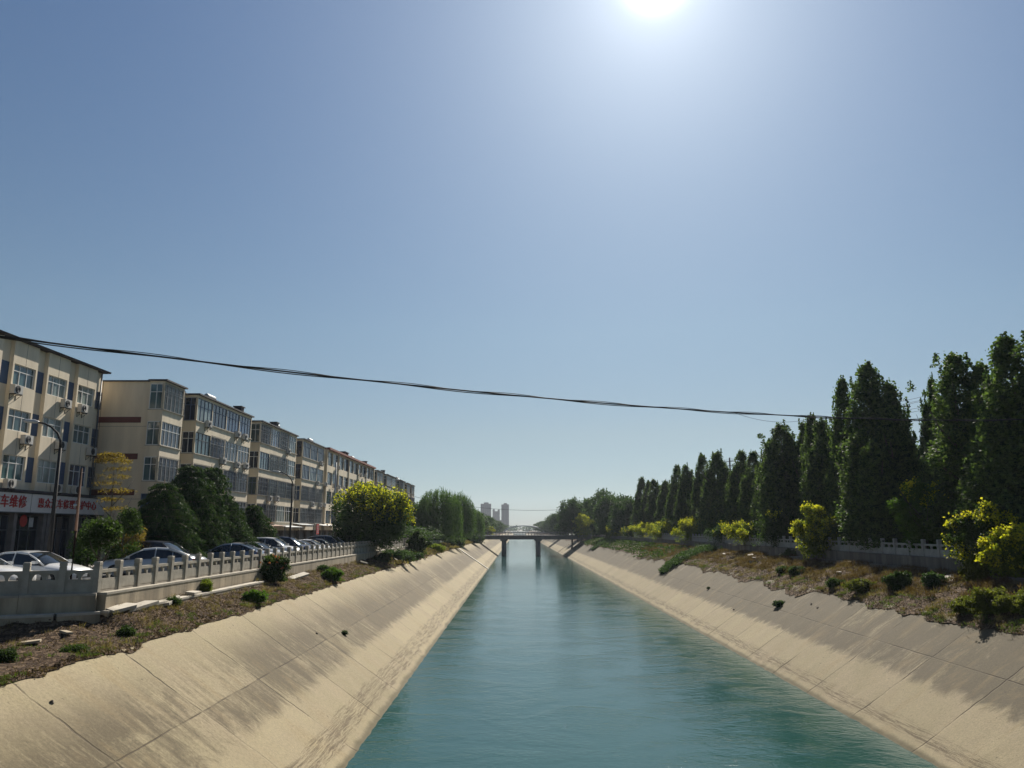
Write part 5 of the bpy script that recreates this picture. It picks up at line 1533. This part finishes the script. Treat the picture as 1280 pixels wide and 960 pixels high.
def slope_spot(side, px, t):
    x, z = slope_pt(side, 0, t); D = CAMZ - z; zc = x * 960 / (px - 646)
    return Vector((x, (zc + D * SP_) / CP, z))
for i, (side, px, t, kind, lab) in enumerate([(1, 1013, .80, 's', 'left one of two dark stones lying high on the right slope'), (1, 1021, .78, 's', 'right one of two dark stones lying high on the right slope'), (1, 917, .45, 's', 'dark stone midway down the right slope'), 
                                             (-1, 430, .55, 'w', 'tiny weed rooted midway down the left slope'), (-1, 395, .66, 's', 'small dark stone on the middle of the left slope'), (-1, 62, .88, 's', 'small dark stone on the near left slope'), (1, 885, .62, 'w', 'tiny weed below the largest dark creeper')]):
    p = slope_spot(side, px, t); rn = random.Random(70 + i)
    if kind == 's':
        b = MB(); n = 8; s_ = .06 if side < 0 else .09
        b.prism([(s_ * math.cos(2 * PI * k / n) * rn.uniform(.7, 1.2), s_ * .8 * math.sin(2 * PI * k / n) * rn.uniform(.7, 1.2)) for k in range(n)], -.05, s_ * .7, 0, 'z')
        solo('stone', b, M['bark'], lab, 'stone', loc=p, rot=(0, rad(33.7 * -side) if side < 0 else rad(-33.7), rn.uniform(0, 3)))
    else:
        me, st = shrub_mesh(970 + i, .10, .11, M['lf_mid'], .04, 10, 10, 8, True)
        t_ = thing('weed', lab, 'weed', p); link('foliage', me, t_); link('stem', st, t_)
def ivy(px, x0, x1, w, label, seed):
    """creeper spilling over the edge and down the slope"""
    rng = np.random.default_rng(seed); pts = []
    y = YP(px, (x0 + x1) / 2)
    n = 900
    for k in range(n):
        u = rng.uniform(0, 1); x = x0 + (x1 - x0) * u; yy = y + rng.normal() * w * (.35 + .65 * u) + (u - .5) * 1.5
        if x < TRx: z = TRz * (x - WR) / (TRx - WR) + .12
        else:
            v = .15 + .85 * (x - (TRx + .25)) / (bank_top(1, yy)[0] - TRx - .25); z = bank_pt(1, yy, max(.02, v)).z + .2
        pts.append((x, yy, z + rng.uniform(0, .35)))
    C = clumps(np.array(pts), 14, .16, rng)
    o = leaf_obj('creeper', C, .2, .17, M['lf_dark'], seed=seed); tag(o, label, 'creeper', 'dark creepers on the right slope')
ivy(857, 19.6, 26.8, 2.4, 'largest dark creeper spilling down over the right slope', 1001)
ivy(752, 20.2, 25.5, 3.4, 'far dark creeper on the right slope near the drain steps', 1002)

# concrete rib down the left slope, drain steps on the right
def rib(side, px, xm, w, mat, label, name, h=.16):
    y = YP(px, xm); x0, x1, z1 = (WL, TLx, TLz) if side < 0 else (WR, TRx, TRz)
    b = MB(); n = 14
    for k in range(n):
        a, c = k / n, (k + .96) / n
        b.add([(x0 + (x1 - x0) * q, y + s * w / 2, z1 * q + e) for q in (a, c) for s in (-1, 1) for e in (-.1, h)], [(0, 1, 3, 2), (4, 6, 7, 5), (1, 5, 7, 3), (0, 4, 5, 1), (2, 3, 7, 6)])
    solo(name, b, mat, label, 'steps')
rib(-1, 592, -9.6, 2.4, M['cap'], 'pale concrete stair strip running down the left slope', 'slope_steps')
rib(1, 713, 18.5, 1.6, M['cap'], 'concrete drain strip down the far right slope', 'drain_strip')
rib(1, 706, 18.5, 1.6, M['wallc'], 'dark drain strip beyond the pale one on the far right slope', 'drain_strip')
# low pale wall block behind the tall bush
y_a, y_b = YP(524, -15.9) + .3, YP(549, -15.9)
b = MB(); b.box(0, .5, 0, y_b - y_a, 0, ZL - (CAMZ - 3.6) + .05); b.box(-.4, .62, -.1, y_b - y_a, ZL - (CAMZ - 3.6) + .052, ZL - (CAMZ - 3.6) + .22)
solo('low_wall', b, [M['cap']], 'pale low wall with a light top beyond the left balustrade', 'wall', loc=(-16.3, y_a, CAMZ - 3.6))

# ------------------------------------------------------------------ haze
b = MB(); b.box(-1500, 1500, -70, 2600, -2.0, 110)
hm, hn, hl = newmat('pale_haze'); ho = hn.new('ShaderNodeOutputMaterial'); hv = hn.new('ShaderNodeVolumePrincipled')
hv.inputs['Color'].default_value = (0.80, 0.88, 1.0, 1); hv.inputs['Density'].default_value = 0.00010; hv.inputs['Anisotropy'].default_value = 0.3
hl.new(hv.outputs[0], ho.inputs['Volume'])
hz = link('haze', b.mesh('haze', hm)); tag(hz, kind='stuff')

# loose cover
def scatter(name, n, ysamp, vs, length, width, mat, side, axis=None, lift=.02, seed=0, thresh=None, per=1, sig=.05):
    rng = np.random.default_rng(seed); out = []
    while len(out) < n:
        y = ysamp(rng); v = rng.uniform(*vs)
        if thresh is not None and nz(y, v * 6, .5, seed) < thresh: continue
        p_ = bank_pt(side, y, v); out.append((p_.x, p_.y, p_.z + lift))
    C = np.array(out)
    if per > 1:
        C = np.repeat(C, per, axis=0); C[:, :2] += rng.normal(size=(len(C), 2)) * sig
    o = leaf_obj(name, C, length, width, mat, axis=axis, seed=seed); tag(o, kind='stuff')
    return o
near_y = lambda rng: 17 + 70 * rng.uniform(0, 1) ** 1.7
near_r = lambda rng: 28 + 110 * rng.uniform(0, 1) ** 1.5
scatter('leaf_litter', 42000, near_y, (.0, 1), .09, .04, M['litter'], -1, seed=1)
scatter('leaf_litter', 34000, near_r, (.0, 1), .12, .055, M['litter'], 1, seed=2)
scatter('dry_grass', 800, near_y, (.03, .9), .26, .014, M['drygrass'], -1, (0, 0, 2.0), .1, 3, -.05, 14, .1)
scatter('dry_grass', 1700, near_r, (.03, .9), .32, .02, M['drygrass'], 1, (0, 0, 2.0), .12, 4, 0.0, 14, .12)
scatter('dead_weed', 1300, lambda r: 30 + 120 * r.uniform(0, 1) ** 1.3, (.25, .95), .5, .03, M['reddry'], 1, (0, 0, 2.2), .22, 5, .05, 22, .16)
scatter('green_grass', 300, near_y, (.0, .35), .16, .018, M['grass'], -1, (0, 0, 1.6), .06, 6, .05, 18, .1)
scatter('green_grass', 450, near_r, (.0, .30), .24, .025, M['grass'], 1, (0, 0, 1.6), .09, 7, .0, 16, .12)
scatter('far_weeds', 700, lambda r: 85 + 180 * r.uniform(0, 1), (.05, 1), .5, .2, M['drygrass'], -1, (0, 0, .8), .2, 8, -.1, 12, .5)
scatter('far_weeds', 700, lambda r: 120 + 150 * r.uniform(0, 1), (.0, 1), .5, .2, M['lf_mid'], 1, (0, 0, .8), .2, 9, -.1, 12, .5)
